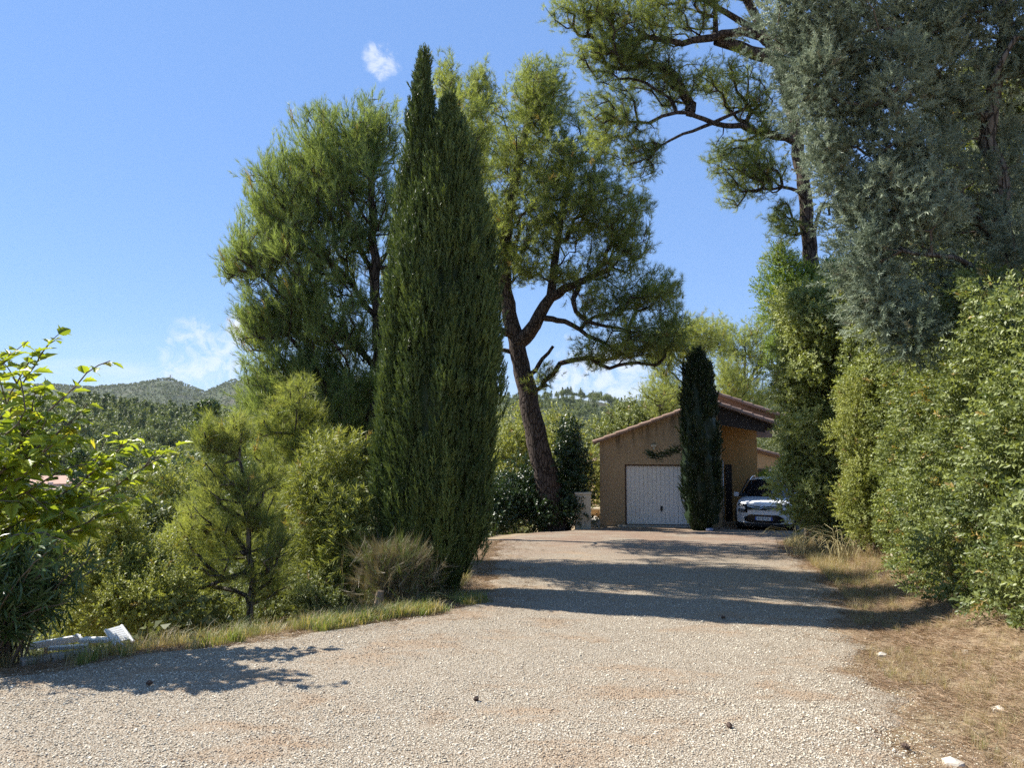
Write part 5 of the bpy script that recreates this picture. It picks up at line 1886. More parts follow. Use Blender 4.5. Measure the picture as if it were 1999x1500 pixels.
# the white front skin itself
skin('front_panel', lambda x: 0.90 - 0.05 * (abs(x) / 0.85) ** 3, lambda x: 0.27 + 0.04 * (abs(x) / 0.85) ** 4, lin(-0.85, 0.85, 33), M['car_white'], CAR, 0.0, 0.08)


def gtop(x):
    return 0.845 + 0.02 * (abs(x) / 0.7) - 0.03 * (abs(x) < 0.1)


gr = skin('grille', lambda x: 0.835 + 0.035 * max(0, abs(x) - 0.35), lambda x: 0.70 + 0.02 * min(1, abs(x) / 0.4), lin(-0.56, 0.56, 25), M['car_black'], CAR, 0.010, 0.05)
for s_ in (-1, 1):
    hl = skin('headlight', lambda x: 0.875 + 0.03 * (abs(x) - 0.5), lambda x: 0.805 + 0.04 * (abs(x) - 0.5), sorted(s_ * lin(0.50, 0.80, 8)), M['car_black'], CAR, 0.014, 0.05)
    for k in range(3):
        skin('lamp_lens', lambda x: 0.865, lambda x: 0.838, sorted(s_ * lin(0.56 + 0.075 * k, 0.60 + 0.075 * k, 3)), M['lamp_glass'], hl, 0.020, 0.02)
    ll = skin('headlight', lambda x: 0.715, lambda x: 0.625, sorted(s_ * lin(0.50, 0.80, 8)), M['car_black'], CAR, 0.014, 0.05)
    for k in range(2):
        skin('lamp_lens', lambda x: 0.695, lambda x: 0.645, sorted(s_ * lin(0.60 + 0.09 * k, 0.655 + 0.09 * k, 3)), M['lamp_glass'], ll, 0.020, 0.02)
    skin('skid_insert', lambda x: 0.315, lambda x: 0.285, sorted(s_ * lin(0.30, 0.50, 5)), M['chrome'], CAR, 0.014, 0.03)
lg = skin('lower_grille', lambda x: 0.565 - 0.10 * max(0, abs(x) - 0.42) / 0.18, lambda x: 0.31 + 0.06 * max(0, abs(x) - 0.42) / 0.18, lin(-0.60, 0.60, 25), M['car_black'], CAR, 0.012, 0.05)
for k in range(3):
    skin('grille_bar', lambda x: 0.40 + 0.05 * k - 0.06, lambda x: 0.39 + 0.05 * k - 0.06, lin(-0.5, 0.5, 13), M['rubber'], lg, 0.018, 0.02)
# double chevron carried on two chrome lines across the grille
for dz_ in (0.0, -0.055):
    pts = []
    for x in (-0.78, -0.5, -0.30, -0.12, 0.0, 0.12, 0.30, 0.5, 0.78):
        z = 0.785 + dz_ + (0.075 if x == 0.0 else (0.0 if abs(x) < 0.45 else (0.035 if dz_ == 0 else -0.03)))
        pts.append((x, yf(x, z) - 0.022, z))
    if dz_ < 0:
        pts = [p for p in pts if abs(p[0]) < 0.6]
    MB().tube(pts, 0.011, 6).build('chevron_trim', M['chrome'], gr, local=True)
pl = MB().box(-0.26, 0.26, yf(0, 0.45) - 0.05, yf(0, 0.45) - 0.03, 0.395, 0.505).build('number_plate', M['plate'], CAR, local=True, bevel=0.003)
MB().box(-0.258, -0.215, yf(0, 0.45) - 0.0535, yf(0, 0.45) - 0.0505, 0.397, 0.503).build('plate_band', M['plate_blue'], pl, local=True)
MB().box(0.215, 0.258, yf(0, 0.45) - 0.0535, yf(0, 0.45) - 0.0505, 0.397, 0.503).build('plate_band', M['plate_blue'], pl, local=True)
fc = bpy.data.curves.new('plate_text', 'FONT')
fc.body = 'GV-819-SK'
fc.align_x = 'CENTER'
fc.align_y = 'CENTER'
fc.size = 0.105
fc.extrude = 0.001
fo = bpy.data.objects.new('plate_text_source', fc)
COL.objects.link(fo)
bpy.context.view_layer.update()
tm = bpy.data.meshes.new_from_object(fo.evaluated_get(bpy.context.evaluated_depsgraph_get()))
bpy.data.objects.remove(fo)
tm.materials.clear()
tm.materials.append(M['black'])
to = bpy.data.objects.new('plate_lettering', tm)
COL.objects.link(to)
to.parent = pl
to.rotation_euler = (math.pi / 2, 0, 0)
to.location = (0, yf(0, 0.45) - 0.052, 0.449)
to.scale = (0.72, 1.0, 1.0)
skin('bumper_skirt', lambda x: 0.30, lambda x: 0.20, lin(-0.80, 0.80, 17), M['rubber'], CAR, 0.004, 0.12)
# greenhouse
GS = [(1.05, 0.76, 1.04, 1.06), (1.40, 0.70, 1.04, 1.36), (1.80, 0.64, 1.04, 1.56), (2.3, 0.62, 1.04, 1.60), (3.1, 0.62, 1.04, 1.59), (3.6, 0.64, 1.04, 1.50), (3.95, 0.68, 1.04, 1.20), (4.02, 0.70, 1.04, 1.08)]
V, F = [], []
for y, hw, z0, z1 in GS:
    for j, (kx, kz) in enumerate(((-1.16, 0), (-1.10, 0.35), (-1.03, 0.75), (-0.93, 0.95), (-0.5, 1.0), (0.5, 1.0), (0.93, 0.95), (1.03, 0.75), (1.10, 0.35), (1.16, 0))):
        V.append((hw * kx, y, z0 + (z1 - z0) * kz))
for i in range(len(GS) - 1):
    for j in range(9):
        F.append((i * 10 + j, i * 10 + j + 1, (i + 1) * 10 + j + 1, (i + 1) * 10 + j))
F.append(tuple(range(10)))
F.append(tuple(range(70, 80))[::-1])
me = bpy.data.meshes.new('windows')
me.from_pydata(V, [], F)
me.update()
for p in me.polygons:
    p.use_smooth = True
me.materials.append(M['dark_glass'])
link('windscreen', me, CAR, local=True)
V, F = [], []
for y, hw, z0, z1 in GS[2:6]:
    for kx, kz in ((-0.97, 0.93), (-0.5, 1.01), (0, 1.03), (0.5, 1.01), (0.97, 0.93)):
        V.append((hw * kx, y, z0 + (z1 - z0) * kz + 0.012))
for i in range(3):
    for j in range(4):
        F.append((i * 5 + j, i * 5 + j + 1, (i + 1) * 5 + j + 1, (i + 1) * 5 + j))
me = bpy.data.meshes.new('roof_panel')
me.from_pydata(V, [], F)
me.update()
me.materials.append(M['car_white'])
link('roof_panel', me, CAR, local=True)
for s_ in (-1, 1):
    MB().tube([(s_ * 0.60, 1.75, 1.56), (s_ * 0.585, 2.3, 1.64), (s_ * 0.585, 3.1, 1.63), (s_ * 0.6, 3.5, 1.55)], 0.018, 6).build('roof_rail', M['chrome'], CAR, local=True)
    MB().tube([(s_ * 0.86, 1.10, 1.06), (s_ * 0.72, 1.42, 1.38), (s_ * 0.64, 1.82, 1.575)], 0.03, 6).build('pillar', M['car_black'], CAR, local=True)
    mi = MB().box(s_ * 0.90 if s_ > 0 else -1.06, 1.06 if s_ > 0 else -0.90, 1.22, 1.32, 1.02, 1.16).build('mirror', M['car_white'], CAR, local=True, bevel=0.03)
    MB().tube([(s_ * 0.80, 1.28, 1.04), (s_ * 0.95, 1.27, 1.07)], 0.025, 6).build('mirror_arm', M['car_black'], mi, local=True)
    for y in (0.80, 3.40):
        a = MB()
        a.tube([(s_ * 0.66, y, 0.33), (s_ * 0.70, y, 0.33), (s_ * 0.88, y, 0.33), (s_ * 0.905, y, 0.33)], [0.28, 0.335, 0.335, 0.30], 26)
        wh = a.build('wheel', M['rubber'], CAR, local=True, smooth_shade=False)
        r_ = MB().tube([(s_ * 0.905, y, 0.33), (s_ * 0.915, y, 0.33)], [0.215, 0.20], 20)
        r_.build('rim', M['lamp_glass'], wh, local=True)
        ar = []
        for k in range(15):
            t = math.pi * k / 14
            ar.append((s_ * 0.893, y + 0.385 * math.cos(t), 0.33 + 0.385 * math.sin(t)))
        MB().tube(ar, 0.032, 6).build('wheel_arch', M['rubber'], CAR, local=True)
MB().box(-0.86, 0.86, 0.5, 3.8, 0.17, 0.28).build('sill', M['rubber'], CAR, local=True)

# ------------------------------------------------------------------ woods, valley and far hills
def crown_mesh(name, seed, kind, mat, ntri=420, tri=0.55):
    """A whole small tree for the far woods: trunk, and a lumpy crown of leaf clumps."""
    rs = np.random.RandomState(seed)
    cen = []
    if kind == 'round':
        for k in range(16):
            d = unit(rs.normal(size=3))
            cen.append((d * rs.uniform(0.3, 1.0) * np.array((2.3, 2.3, 1.9)) + np.array((0, 0, 5.6)), rs.uniform(0.9, 1.5)))
    elif kind == 'cone':
        for k in range(18):
            h = rs.uniform(0.1, 1.0)
            a = rs.uniform(0, 6.28)
            r = 2.0 * (1 - h) + 0.15
            cen.append((np.array((r * 0.7 * math.cos(a), r * 0.7 * math.sin(a), 1.6 + 7.4 * h)), 0.45 + 0.8 * (1 - h)))
    else:
        for k in range(12):
            d = unit(rs.normal(size=3))
            cen.append((d * np.array((1.0, 1.0, 0.5)) * rs.uniform(0.3, 0.9) + np.array((0, 0, 0.7)), rs.uniform(0.35, 0.6)))
    V = []
    for j in range(ntri):
        c, r = cen[rs.randint(len(cen))]
        d = unit(rs.normal(size=3) + np.array((0, 0, 0.3)))
        p = c + d * r * rs.uniform(0.75, 1.0)
        s = tri * rs.uniform(0.5, 1.2)
        u = unit(np.cross(d + rs.normal(0, 0.5, 3), rs.normal(size=3)))
        w = np.cross(unit(d + rs.normal(0, 0.4, 3)), u)
        V += [p - u * s * 0.5, p + u * s * 0.5, p + w * s * 0.8]
    V = np.array(V)
    F = np.arange(len(V)).reshape(-1, 3)
    if kind != 'bush':
        a = np.arange(5) * 2 * np.pi / 5
        lo = np.stack((0.16 * np.cos(a), 0.16 * np.sin(a), 0 * a - 0.5), -1)
        hi = np.stack((0.07 * np.cos(a), 0.07 * np.sin(a), 0 * a + 5.2), -1)
        o = len(V)
        V = np.vstack((V, lo, hi))
        q = np.arange(5)
        F = np.vstack((F, np.stack((q, (q + 1) % 5, q + 5), -1) + o, np.stack(((q + 1) % 5, (q + 1) % 5 + 5, q + 5), -1) + o))
    return np_mesh(name, V, F, mat)


M['wood'] = foliage('woodland_leaves', (0.075, 0.100, 0.034), (0.200, 0.235, 0.075), None, 0.3)
M['under'] = foliage('undergrowth_leaves', (0.055, 0.075, 0.025), (0.165, 0.185, 0.060), (0.24, 0.18, 0.09), 0.3)
wood = inst_mat('wood')
under = inst_mat('under')
WT = [crown_mesh('wood_round_%d' % i, 300 + i, 'round', wood, 700, 0.55) for i in range(3)] + [crown_mesh('wood_cone_%d' % i, 310 + i, 'cone', wood, 600, 0.5) for i in range(2)]
FT = [crown_mesh('far_round_%d' % i, 320 + i, 'round', wood, 90, 1.5) for i in range(2)] + [crown_mesh('far_bush_%d' % i, 330 + i, 'bush', wood, 40, 0.6) for i in range(1)]
UB = [crown_mesh('under_bush_%d' % i, 340 + i, 'bush', under, 800, 0.11) for i in range(4)]


def wood_scatter(name, rs, n, pxr, rr_, meshes, scl, keepfn=None, tone=0.45, label=None):
    px = rs.uniform(*pxr, n)
    r = np.sqrt(rs.uniform(rr_[0] ** 2, rr_[1] ** 2, n))
    a = np.arctan((px - W0 / 2) / FPX)
    x, y = r * np.sin(a), r * np.cos(a)
    if keepfn is not None:
        k = keepfn(x, y, px, r)
        x, y = x[k], y[k]
    z = ground_z(x, y) - 0.15
    n = len(x)
    e = np.stack((rs.normal(0, 0.05, n), rs.normal(0, 0.05, n), rs.uniform(0, 6.28, n)), -1)
    patch = 0.22 * wobble(x * 0.05, y * 0.05, 1.0)
    o = scatter(name, np.stack((x, y, z), -1), e, rs.uniform(*scl, n), np.clip(tone + patch + rs.normal(0, 0.2, n), 0, 0.9), meshes, seed=5)
    tag(o, kind='stuff')
    return o


HOUSES = [(105, 965, 165.0), (40, 990, 150.0), (1168, 905, 210.0)]


def clear_of_houses(x, y, px, r):
    ok = np.ones(len(x), bool)
    for hx, hy, hd in HOUSES:
        X = (hx - W0 / 2) / FPX * hd
        ok &= ~((np.abs(x - X) < 13) & (y < hd + 8) & (y > hd - 32))
    return ok


rs = np.random.RandomState(401)
wood_scatter('forest', rs, 4200, (-500, 900), (175, 420), WT, (0.75, 1.35), clear_of_houses)
wood_scatter('forest', rs, 2600, (820, 1700), (240, 690), WT, (0.6, 1.15), lambda x, y, px, r: clear_of_houses(x, y, px, r) & (wobble(x * 0.02, y * 0.02, 1.0) > -0.35))
wood_scatter('forest', rs, 36000, (-500, 1700), (1050, 2400), FT, (0.6, 1.3), lambda x, y, px, r: wobble(x * 0.006, y * 0.006, 1.0) + 0.6 * wobble(x * 0.02, y * 0.02, 1.0) > -0.25, tone=0.22)
wood_scatter('forest', rs, 900, (-500, 1300), (75, 180), WT, (0.45, 0.85), lambda x, y, px, r: clear_of_houses(x, y, px, r) & ((px < 650) | (y > 90)))
# undergrowth on the slope and bank
n = 2600
x = rs.uniform(-40, 30, n)
y = rs.uniform(5, 75, n)
dl, dr = left_edge(y) - x, x - right_edge(y)
ok = ((dl > 1.7) | (dr > 3.2)) & ~((np.abs(x - 6.2) < 5.6) & (y > 22) & (y < 37)) & (np.abs(x) < y * 0.85 + 2.5)
ok |= (y > 40) & (np.abs(x) < 30)
ok &= ~((x < -1) & (y < 9.0) & (dl < 3.0))
x, y = x[ok], y[ok]
n = len(x)
o = scatter('undergrowth', np.stack((x, y, ground_z(x, y) - 0.1), -1), np.stack((0 * x, 0 * x, rs.uniform(0, 6.28, n)), -1), rs.uniform(0.5, 1.2, n), np.clip(rs.normal(0.42, 0.22, n), 0, 0.99), UB)
tag(o, kind='stuff')

# countable pines standing in the valley
vt = [(405, 815, 62.0, 'cone'), (335, 880, 70.0, 'round'), (265, 900, 80.0, 'round'), (470, 840, 48.0, 'round'), (150, 905, 75.0, 'cone'), (560, 850, 40.0, 'round'), (230, 945, 48.0, 'round'), (330, 950, 38.0, 'cone'), (30, 930, 60.0, 'round'), (1070, 845, 60.0, 'round'), (1120, 860, 75.0, 'cone')]
vlab = ['dark pointed pine in the valley in front of the wooded hill', 'round pine in the valley under the wooded hill', 'round pine next to the pale village house', 'round pine just behind the young pine top', 'pointed pine behind the mulberry shoots near the village houses',
        'round pine below the broad pine branches', 'small round pine down the slope past the mulberry shoots', 'small pointed pine down the slope behind the yellow-green shrub', 'round pine above the oleander in front of the village houses', 'round pine seen behind the leaning pine trunk', 'pointed pine between the leaning pine and the garage']
M['valley'] = foliage('valley_pine_needles', (0.050, 0.085, 0.026), (0.150, 0.195, 0.055), None, 0.3)
VT = {}
for i, (px, pyt, D, kind) in enumerate(vt):
    x = (px - W0 / 2) / FPX * D
    g = gz(x, D)
    top = P(px, pyt, D)[2]
    root = empty('valley_pine', (x, D, g), vlab[i], 'tree', 'pines in the valley')
    if kind not in VT:
        rs2 = np.random.RandomState(500 + len(VT))
        full = crown_mesh('c', 510 + len(VT), kind, M['valley'], 4200, 0.26)
        nv = len(full.vertices) - 10
        co = np.zeros(len(full.vertices) * 3, np.float32)
        full.vertices.foreach_get('co', co)
        co = co.reshape(-1, 3)[:nv]
        VT[kind] = (np_mesh('crown', co, np.arange(nv).reshape(-1, 3), M['valley'], np.repeat(np.clip(rs2.normal(0.45, 0.22, nv // 3), 0, 0.9), 3)), MB().tube([(0, 0, -0.5), (0.05, 0.1, 2.5), (0, 0, 6.0)], [0.2, 0.15, 0.05], 7))
    s_ = max((top - g) / 8.2, 0.25)
    c_ = bpy.data.objects.new('crown', VT[kind][0])
    COL.objects.link(c_)
    c_.parent = root
    c_.scale = (s_, s_, s_)
    c_.rotation_euler = (0, 0, i * 1.3)
    c_['kind'] = 'stuff'
    t_ = VT[kind][1].build('trunk', M['bark_grey'], root, local=True, smooth_shade=True)
    t_.scale = (s_, s_, s_)


# village houses
def village_house(label, px, py_eave, D, wdt, dep, hgt, rz):
    x = (px - W0 / 2) / FPX * D
    ze = P(px, py_eave, D)[2]
    h = empty('village_house', (x, D, ze - hgt), label, 'house', rz=rz)
    MB().box(-wdt / 2, wdt / 2, 0, dep, -3, hgt).build('wall', M['plaster'], h, local=True)
    MB().prism([(-0.5, hgt), (dep + 0.5, hgt), (dep / 2, hgt + dep * 0.17)], 'x', -wdt / 2 - 0.4, wdt / 2 + 0.4).build('roof', M['house_roof'], h, local=True)
    for k in range(3):
        xx = -wdt / 2 + wdt * (k + 0.5) / 3
        wd = MB().box(xx - 0.55, xx + 0.55, -0.06, 0.02, hgt - 2.2, hgt - 0.9).build('window', M['dark_glass'], h, local=True)
        MB().box(xx - 1.1, xx - 0.58, -0.10, -0.02, hgt - 2.2, hgt - 0.9).build('shutter', M['white'], wd, local=True)
    MB().box(wdt * 0.25, wdt * 0.25 + 0.7, dep * 0.4, dep * 0.4 + 0.7, hgt + 0.3, hgt + dep * 0.17 + 0.9).build('chimney', M['plaster'], h, local=True)
    return h


village_house('pale pink village house with a tiled roof, the upper one in the valley', 110, 945, 165.0, 9.0, 9.0, 5.6, 0.35)
village_house('pale village house with a low tiled roof partly hidden by mulberry leaves', 45, 968, 150.0, 12.0, 9.0, 5.0, -0.2)
village_house('small white house in the valley past the garage eave', 1172, 890, 210.0, 9.0, 8.0, 4.5, 0.1)


# pylons on the far ridge
def pylon(label, px, py_base, hpx, D=2290.0):
    b = P(px, py_base, D)
    gx = b[0]
    g = gz(gx, D)
    H = hpx / FPX * D
    o = MB()
    w = H * 0.11
    for sx in (-1, 1):
        for sy in (-1, 1):
            o.tube([(sx * w, sy * w, 0), (sx * w * 0.35, sy * w * 0.35, H * 0.62), (sx * w * 0.15, sy * w * 0.15, H)], 0.40, 4)
    for k in range(5):
        z0, z1 = H * 0.12 * k, H * 0.12 * (k + 1)
        a0, a1 = w * (1 - 0.65 * z0 / (H * 0.62)), w * (1 - 0.65 * z1 / (H * 0.62))
        for sy in (-1, 1):
            o.tube([(-a0, sy * a0, z0), (a1, sy * a1, z1)], 0.25, 4)
            o.tube([(a0, sy * a0, z0), (-a1, sy * a1, z1)], 0.25, 4)
    for z in (0.68, 0.82, 0.95):
        o.tube([(-H * 0.20, 0, H * z), (0, 0, H * z + H * 0.03), (H * 0.20, 0, H * z)], 0.35, 4)
    ob = o.build('pylon', M['pylon'])
    ob.location = (gx, D, g - 1.0)
    return tag(ob, label, 'pylon')


M['pylon'] = plain('galvanised_steel', (0.22, 0.23, 0.25), 0.6, 0.05, 1)
pylon('lattice power pylon on the crest of the far ridge', 332, 752, 26)
pylon('smaller power pylon just down the far ridge from the crest', 351, 762, 20)
pylon('power pylon on the far ridge behind the mulberry shoots', 84, 772, 28)

# ------------------------------------------------------------------ grass, litter, stones
def tuft_scatter(name, key, tmpl, mat, x, y, scl, rs, tint=None, tilt=0.15):
    n = len(x)
    z = ground_z(x, y) + 0.005
    e = np.stack((rs.normal(0, tilt, n), rs.normal(0, tilt, n), rs.uniform(0, 6.28, n)), -1)
    tint = np.clip(rs.normal(0.45, 0.25, n), 0, 0.99) if tint is None else tint
    o = scatter(name, np.stack((x, y, z), -1), e, scl, tint, tmesh(key, tmpl, inst_mat(mat)), variant=rs.randint(0, len(tmpl), n))
    tag(o, kind='stuff')
    return o


T_GRASS = [blade_tuft(600 + i, 16, 0.16, 0.005, 0.7) for i in range(4)]
T_DRY = [blade_tuft(610 + i, 18, 0.26, 0.0035, 1.1) for i in range(4)]
T_LITTER = [needle_tris(np.random.RandomState(620 + i).uniform(-0.12, 0.12, (26, 3)) * (1, 1, 0.06), unit(np.random.RandomState(630 + i).normal(size=(26, 3)) * (1, 1, 0.12)), np.full(26, 0.09), 0.0028, np.random.RandomState(640 + i)) for i in range(4)]
rs = np.random.RandomState(660)
# green verge along the gravel edge
n = 3000
y = rs.uniform(5.0, 10.4, n)
off = np.abs(rs.normal(0.2, 0.42, n)) - 0.18 + 0.2 * wobble(y * 2.0, y * 0.7, 1.0)
x = left_edge(y) - off
k = (rs.rand(n) < 0.35 + 0.65 * smooth(8.0, 8.8, y)) & (wobble(x * 1.5, y * 1.5, 1.0) + 0.3 * smooth(7.8, 8.6, y) > 0.02)
x, y = x[k], y[k]
tuft_scatter('grass', 'grass', T_GRASS, 'grass', x, y, rs.uniform(0.35, 1.3, len(x)), rs, np.where(rs.rand(len(x)) < 0.42, 0.99, np.clip(rs.normal(0.5, 0.25, len(x)), 0, 0.9)))
# rough dry grass on the slope under the shrubs
n = 5000
y = rs.uniform(4.5, 14, n)
x = left_edge(y) - rs.uniform(0.2, 3.5, n)
tuft_scatter('grass', 'dry', T_DRY, 'dry_grass', x, y, rs.uniform(0.4, 1.0, n), rs, np.where(rs.rand(n) < 0.4, 0.99, rs.rand(n) * 0.8))
# dry grass on the bank
n = 7600
y = rs.uniform(3.0, 22, n)
t = rs.rand(n)
x = right_edge(y) - 0.25 + t ** 1.2 * 2.3
k = wobble(x * 1.3, y * 0.9, 1.0) > -0.55 + 0.5 * (1 - smooth(0.0, 0.35, t))
x, y = x[k], y[k]
tuft_scatter('dry_grass', 'dry', T_DRY, 'dry_grass', x, y, rs.uniform(0.2, 0.8, len(x)) * (0.6 + 0.6 * smooth(9, 15, y)), rs, np.where(rs.rand(len(x)) < 0.16, 0.99, np.clip(rs.normal(0.45, 0.25, len(x)), 0, 0.9)))
# fallen pine needles
n = 12000
y = rs.uniform(3.2, 20, n)
x = np.where(rs.rand(n) < 0.7, right_edge(y) + rs.normal(0.45, 0.65, n), left_edge(y) + rs.normal(0.1, 0.5, n))
M['litter'] = foliage('fallen_needles', (0.16, 0.095, 0.055), (0.34, 0.23, 0.13), None, 0.1)
tuft_scatter('fallen_needles', 'litter', T_LITTER, 'litter', x, y, rs.uniform(0.7, 1.5, n), rs, tilt=0.03)

# long arching grasses at the corner by the car
rs = np.random.RandomState(670)
for (px, D, lab) in ((1560, 16.2, 'long arching dry grass clump at the bank corner near the car'), (1640, 14.5, 'long arching dry grass clump below the fine-leaved shrub')):
    b = np.array((P(px, 1050, D)[0], D, 0))
    b[2] = gz(b[0], D)
    root = empty('grass_clump', b, lab, 'grass clump')
    mb = MB()
    for k in range(46):
        a = rs.uniform(0, 6.28)
        l = rs.uniform(0.3, 0.8)
        d = np.array((math.cos(a), math.sin(a), 0))
        p0 = b + rs.normal(0, 0.12, 3) * (1, 1, 0)
        mb.tube([p0 - (0, 0, 0.03), p0 + d * l * 0.35 + (0, 0, l * 0.75), p0 + d * l * 0.8 + (0, 0, l * 0.85), p0 + d * l * 1.15 + (0, 0, l * 0.6)], [0.005, 0.004, 0.003, 0.001], 4, cap=False)
    o = mb.build('blades', M['straw'] if 'straw' in M else plain('straw', (0.42, 0.36, 0.18), 0.8, 0.25, 5), root)
    o['kind'] = 'stuff'


# loose white stones and fallen cones
def rock(name, label, px, py, size, mat, seed, cat='stone', group=None, D=None):
    D = D or 2371.0 / (py - 936.0)
    x = (px - W0 / 2) / FPX * D
    me = stone_mesh(name, seed, mat, 0.7)
    rs_ = np.random.RandomState(seed)
    bm = bmesh.new()
    bm.from_mesh(me)
    bmesh.ops.subdivide_edges(bm, edges=bm.edges, cuts=1, use_grid_fill=True)
    for v in bm.verts:
        v.co *= 1 + rs_.normal(0, 0.05)
    bm.to_mesh(me)
    bm.free()
    o = bpy.data.objects.new(name, me)
    COL.objects.link(o)
    o.location = (x, D, gz(x, D) + size * 0.04)
    o.scale = (size, size, size)
    o.rotation_euler = (0, 0, rs_.uniform(0, 6))
    return tag(o, label, cat, group)


M['white_stone'] = plain('white_limestone', (0.52, 0.46, 0.37), 0.9, 0.3, 25, bstr=0.4)
stones = [(1706, 1272, 0.10, 'flat pale stone at the tip of the cypress shadow'), (1926, 1386, 0.11, 'pale stone in the dry grass of the bank'), (1832, 1474, 0.13, 'flat pale stone half sunk where gravel meets the bank'),
          (1868, 1288, 0.08, 'small pale stone under the hedge'), (1745, 1045, 0.34, 'upright pale rock in the bank between shrub and hedge')]
for i, (px, py, sz, lab) in enumerate(stones):
    rock('stone', lab, px, py, sz, M['white_stone'], 700 + i, D=13.0 if sz > 0.3 else None)
# pine cones
cm = None
M['cone'] = plain('pine_cone_scales', (0.085, 0.055, 0.038), 0.85, 0.3, 30)
cones = [(1410, 1408), (302, 1330), (1753, 1453), (935, 1358), (1400, 1205)]
for i, (px, py) in enumerate(cones):
    D = 2371.0 / (py - 936.0)
    x = (px - W0 / 2) / FPX * D
    if cm is None:
        V, F = [], []
        rings = 8
        for r_ in range(rings):
            t = r_ / (rings - 1)
            rad_ = 0.026 * math.sin(math.pi * (0.12 + 0.80 * t)) ** 0.8
            for j in range(10):
                a = 2 * math.pi * (j + 0.5 * (r_ % 2)) / 10
                rr2 = rad_ * (1.22 if (j + r_) % 2 else 0.86)
                V.append((rr2 * math.cos(a), rr2 * math.sin(a), 0.08 * t))
        for r_ in range(rings - 1):
            for j in range(10):
                F.append((r_ * 10 + j, r_ * 10 + (j + 1) % 10, (r_ + 1) * 10 + (j + 1) % 10, (r_ + 1) * 10 + j))
        F.append(tuple(range(9, -1, -1)))
        F.append(tuple(range((rings - 1) * 10, rings * 10)))
        cm = bpy.data.meshes.new('pine_cone')
        cm.from_pydata(V, [], F)
        cm.update()
        cm.materials.append(M['cone'])
    o = bpy.data.objects.new('pine_cone', cm)
    COL.objects.link(o)
    o.location = (x, D, gz(x, D) + 0.032)
    o.rotation_euler = (math.radians(88), 0, i * 1.9)
    o.scale = (0.62, 0.62, 0.62)
    tag(o, 'small brown pine cone lying on the gravel', 'pine cone', 'pine cones on the gravel')

# cut stump under the broom
b = ground_at(742, 1190, 9.85)
st_ = MB().tube([b - (0, 0, 0.1), b + (0.01, 0, 0.12), b + (0.03, 0, 0.31)], [0.085, 0.062, 0.050], 12).build('tree_stump', plain('bleached_wood', (0.27, 0.20, 0.135), 0.9, 0.5, 12, bstr=0.4), smooth_shade=False)
tag(st_, 'pale cut tree stump standing in the broom at the gravel edge', 'stump')

# heap of white junk by the oleander and the stone edging in front of it
WP = M['white']
jb = ground_at(215, 1262, 7.6)
ch = empty('broken_lounger', jb, 'broken white slatted garden lounger tipped up by the gravel', 'lounger')
s = 7.6 / FPX


def jp(px, py, d=7.6):
    return Vector(P(px, py, d))


mb = None
A0, A1, B0, B1 = jp(206, 1231), jp(226, 1262, 7.45), jp(237, 1222, 7.75), jp(260, 1254, 7.6)
for nm, a, c in (('rail', A0, A1), ('rail', B0, B1)):
    MB().tube([a, c], 0.016, 6).build(nm, WP, ch)
for k in range(7):
    t0, t1 = k / 7 + 0.015, (k + 1) / 7 - 0.015
    a0, a1, b0, b1 = A0.lerp(A1, t0 * 0.85), A0.lerp(A1, t1 * 0.85), B0.lerp(B1, t0 * 0.85), B0.lerp(B1, t1 * 0.85)
    nrm = (a1 - a0).cross(b0 - a0).normalized() * 0.008
    MB().add([a0, a1, b1, b0, a0 + nrm, a1 + nrm, b1 + nrm, b0 + nrm], [(0, 1, 2, 3), (7, 6, 5, 4), (0, 4, 5, 1), (1, 5, 6, 2), (2, 6, 7, 3), (3, 7, 4, 0)]).build('slat', WP, ch)
MB().tube([jp(222, 1250), jp(243, 1261, 7.45)], 0.010, 6).build('leg', WP, ch)
MB().tube([jp(214, 1246), jp(219, 1257, 7.45)], 0.010, 6).build('leg', WP, ch)


def plank_thing(name, label, a, c, w, t):
    a, c = Vector(a), Vector(c)
    d = (c - a).normalized()
    sdv = d.cross(Vector((0, 0, 1))).normalized() * w / 2
    upv = sdv.cross(d).normalized() * t / 2
    o = MB().add([a - sdv - upv, a + sdv - upv, a + sdv + upv, a - sdv + upv, c - sdv - upv, c + sdv - upv, c + sdv + upv, c - sdv + upv],
                 [(0, 1, 2, 3), (7, 6, 5, 4), (0, 4, 5, 1), (1, 5, 6, 2), (2, 6, 7, 3), (3, 7, 4, 0)]).build(name, WP)
    return tag(o, label, 'plank')


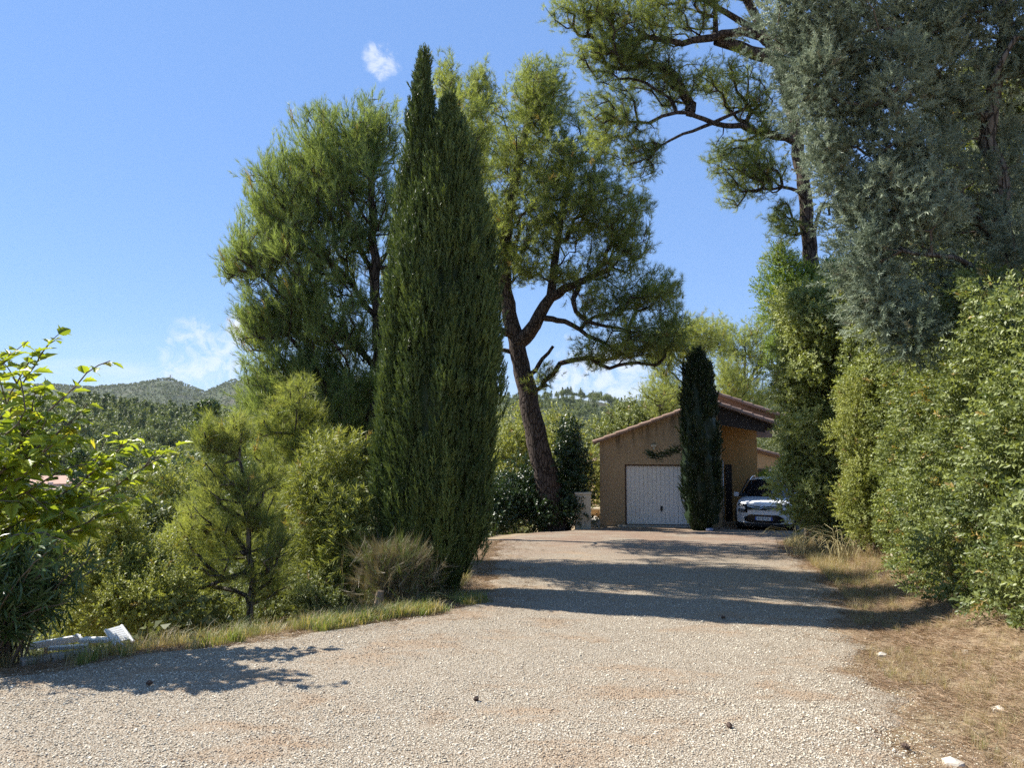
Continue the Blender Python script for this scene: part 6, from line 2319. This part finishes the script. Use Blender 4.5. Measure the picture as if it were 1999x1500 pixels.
plank_thing('white_plank', 'long white board slanting up from the oleander', jp(58, 1263, 7.5), jp(158, 1246, 7.7), 0.05, 0.06)
plank_thing('white_plank', 'short white board lying against the broken lounger', jp(160, 1250, 7.5), jp(214, 1250, 7.5), 0.12, 0.03)
plank_thing('white_plank', 'thin white lath sticking up from the boards', jp(149, 1240, 7.6), jp(163, 1252, 7.55), 0.03, 0.02)
plank_thing('white_plank', 'white board lying flat on the stone edging', jp(95, 1267, 7.3), jp(170, 1262, 7.35), 0.07, 0.03)
a, c = jp(40, 1288, 6.75), jp(205, 1262, 7.25)
d = (c - a)
rs = np.random.RandomState(690)
for k in range(6):
    p0, p1 = a.lerp(c, k / 6), a.lerp(c, (k + 0.95) / 6)
    gz0 = gz((p0.x + p1.x) / 2, (p0.y + p1.y) / 2)
    dd = (p1 - p0)
    ln = Vector((dd.x, dd.y, 0)).length
    o = MB().box(-ln / 2, ln / 2, -0.05, 0.05, -0.10, 0.075 + rs.uniform(-0.01, 0.015)).build('edging_block', M['concrete'], bevel=0.01)
    o.location = ((p0.x + p1.x) / 2, (p0.y + p1.y) / 2, gz0)
    o.rotation_euler = (rs.normal(0, 0.04), rs.normal(0, 0.03), math.atan2(dd.y, dd.x))
    tag(o, 'old concrete edging block in the row beside the oleander', 'block', 'edging blocks by the oleander')

# crumpled bag at the foot of the small cypress
b = ground_at(1381, 1020, 23.6)
me = stone_mesh('crumpled_bag', 801, plain('blue_grey_plastic', (0.20, 0.23, 0.33), 0.5, 0.15, 12), 0.85)
o = bpy.data.objects.new('crumpled_bag', me)
COL.objects.link(o)
o.location = (b[0], b[1], b[2] + 0.06)
o.scale = (0.36, 0.30, 0.22)
tag(o, 'crumpled pale blue plastic bag at the foot of the dark cypress', 'bag')
md = o.modifiers.new('sub', 'SUBSURF')
md.levels = md.render_levels = 1

# ------------------------------------------------------------------ summer haze over the valley
m, N, L = new_mat('thin_haze')
pv = N.new('ShaderNodeVolumePrincipled')
pv.inputs['Color'].default_value = (0.86, 0.92, 1.0, 1)
pv.inputs['Density'].default_value = 0.00005
pv.inputs['Anisotropy'].default_value = 0.0
ou = N.new('ShaderNodeOutputMaterial')
L.new(pv.outputs[0], ou.inputs['Volume'])
zlo, zhi = float(GZ.min()) - 1.5, float(max(GZ.max(), 40.0)) + 30.0
hz = MB().box(-3400, 3400, -3400, 3400, zlo, zhi).build('haze', m)
tag(hz, kind='stuff')
print('tris', TRI['n'])
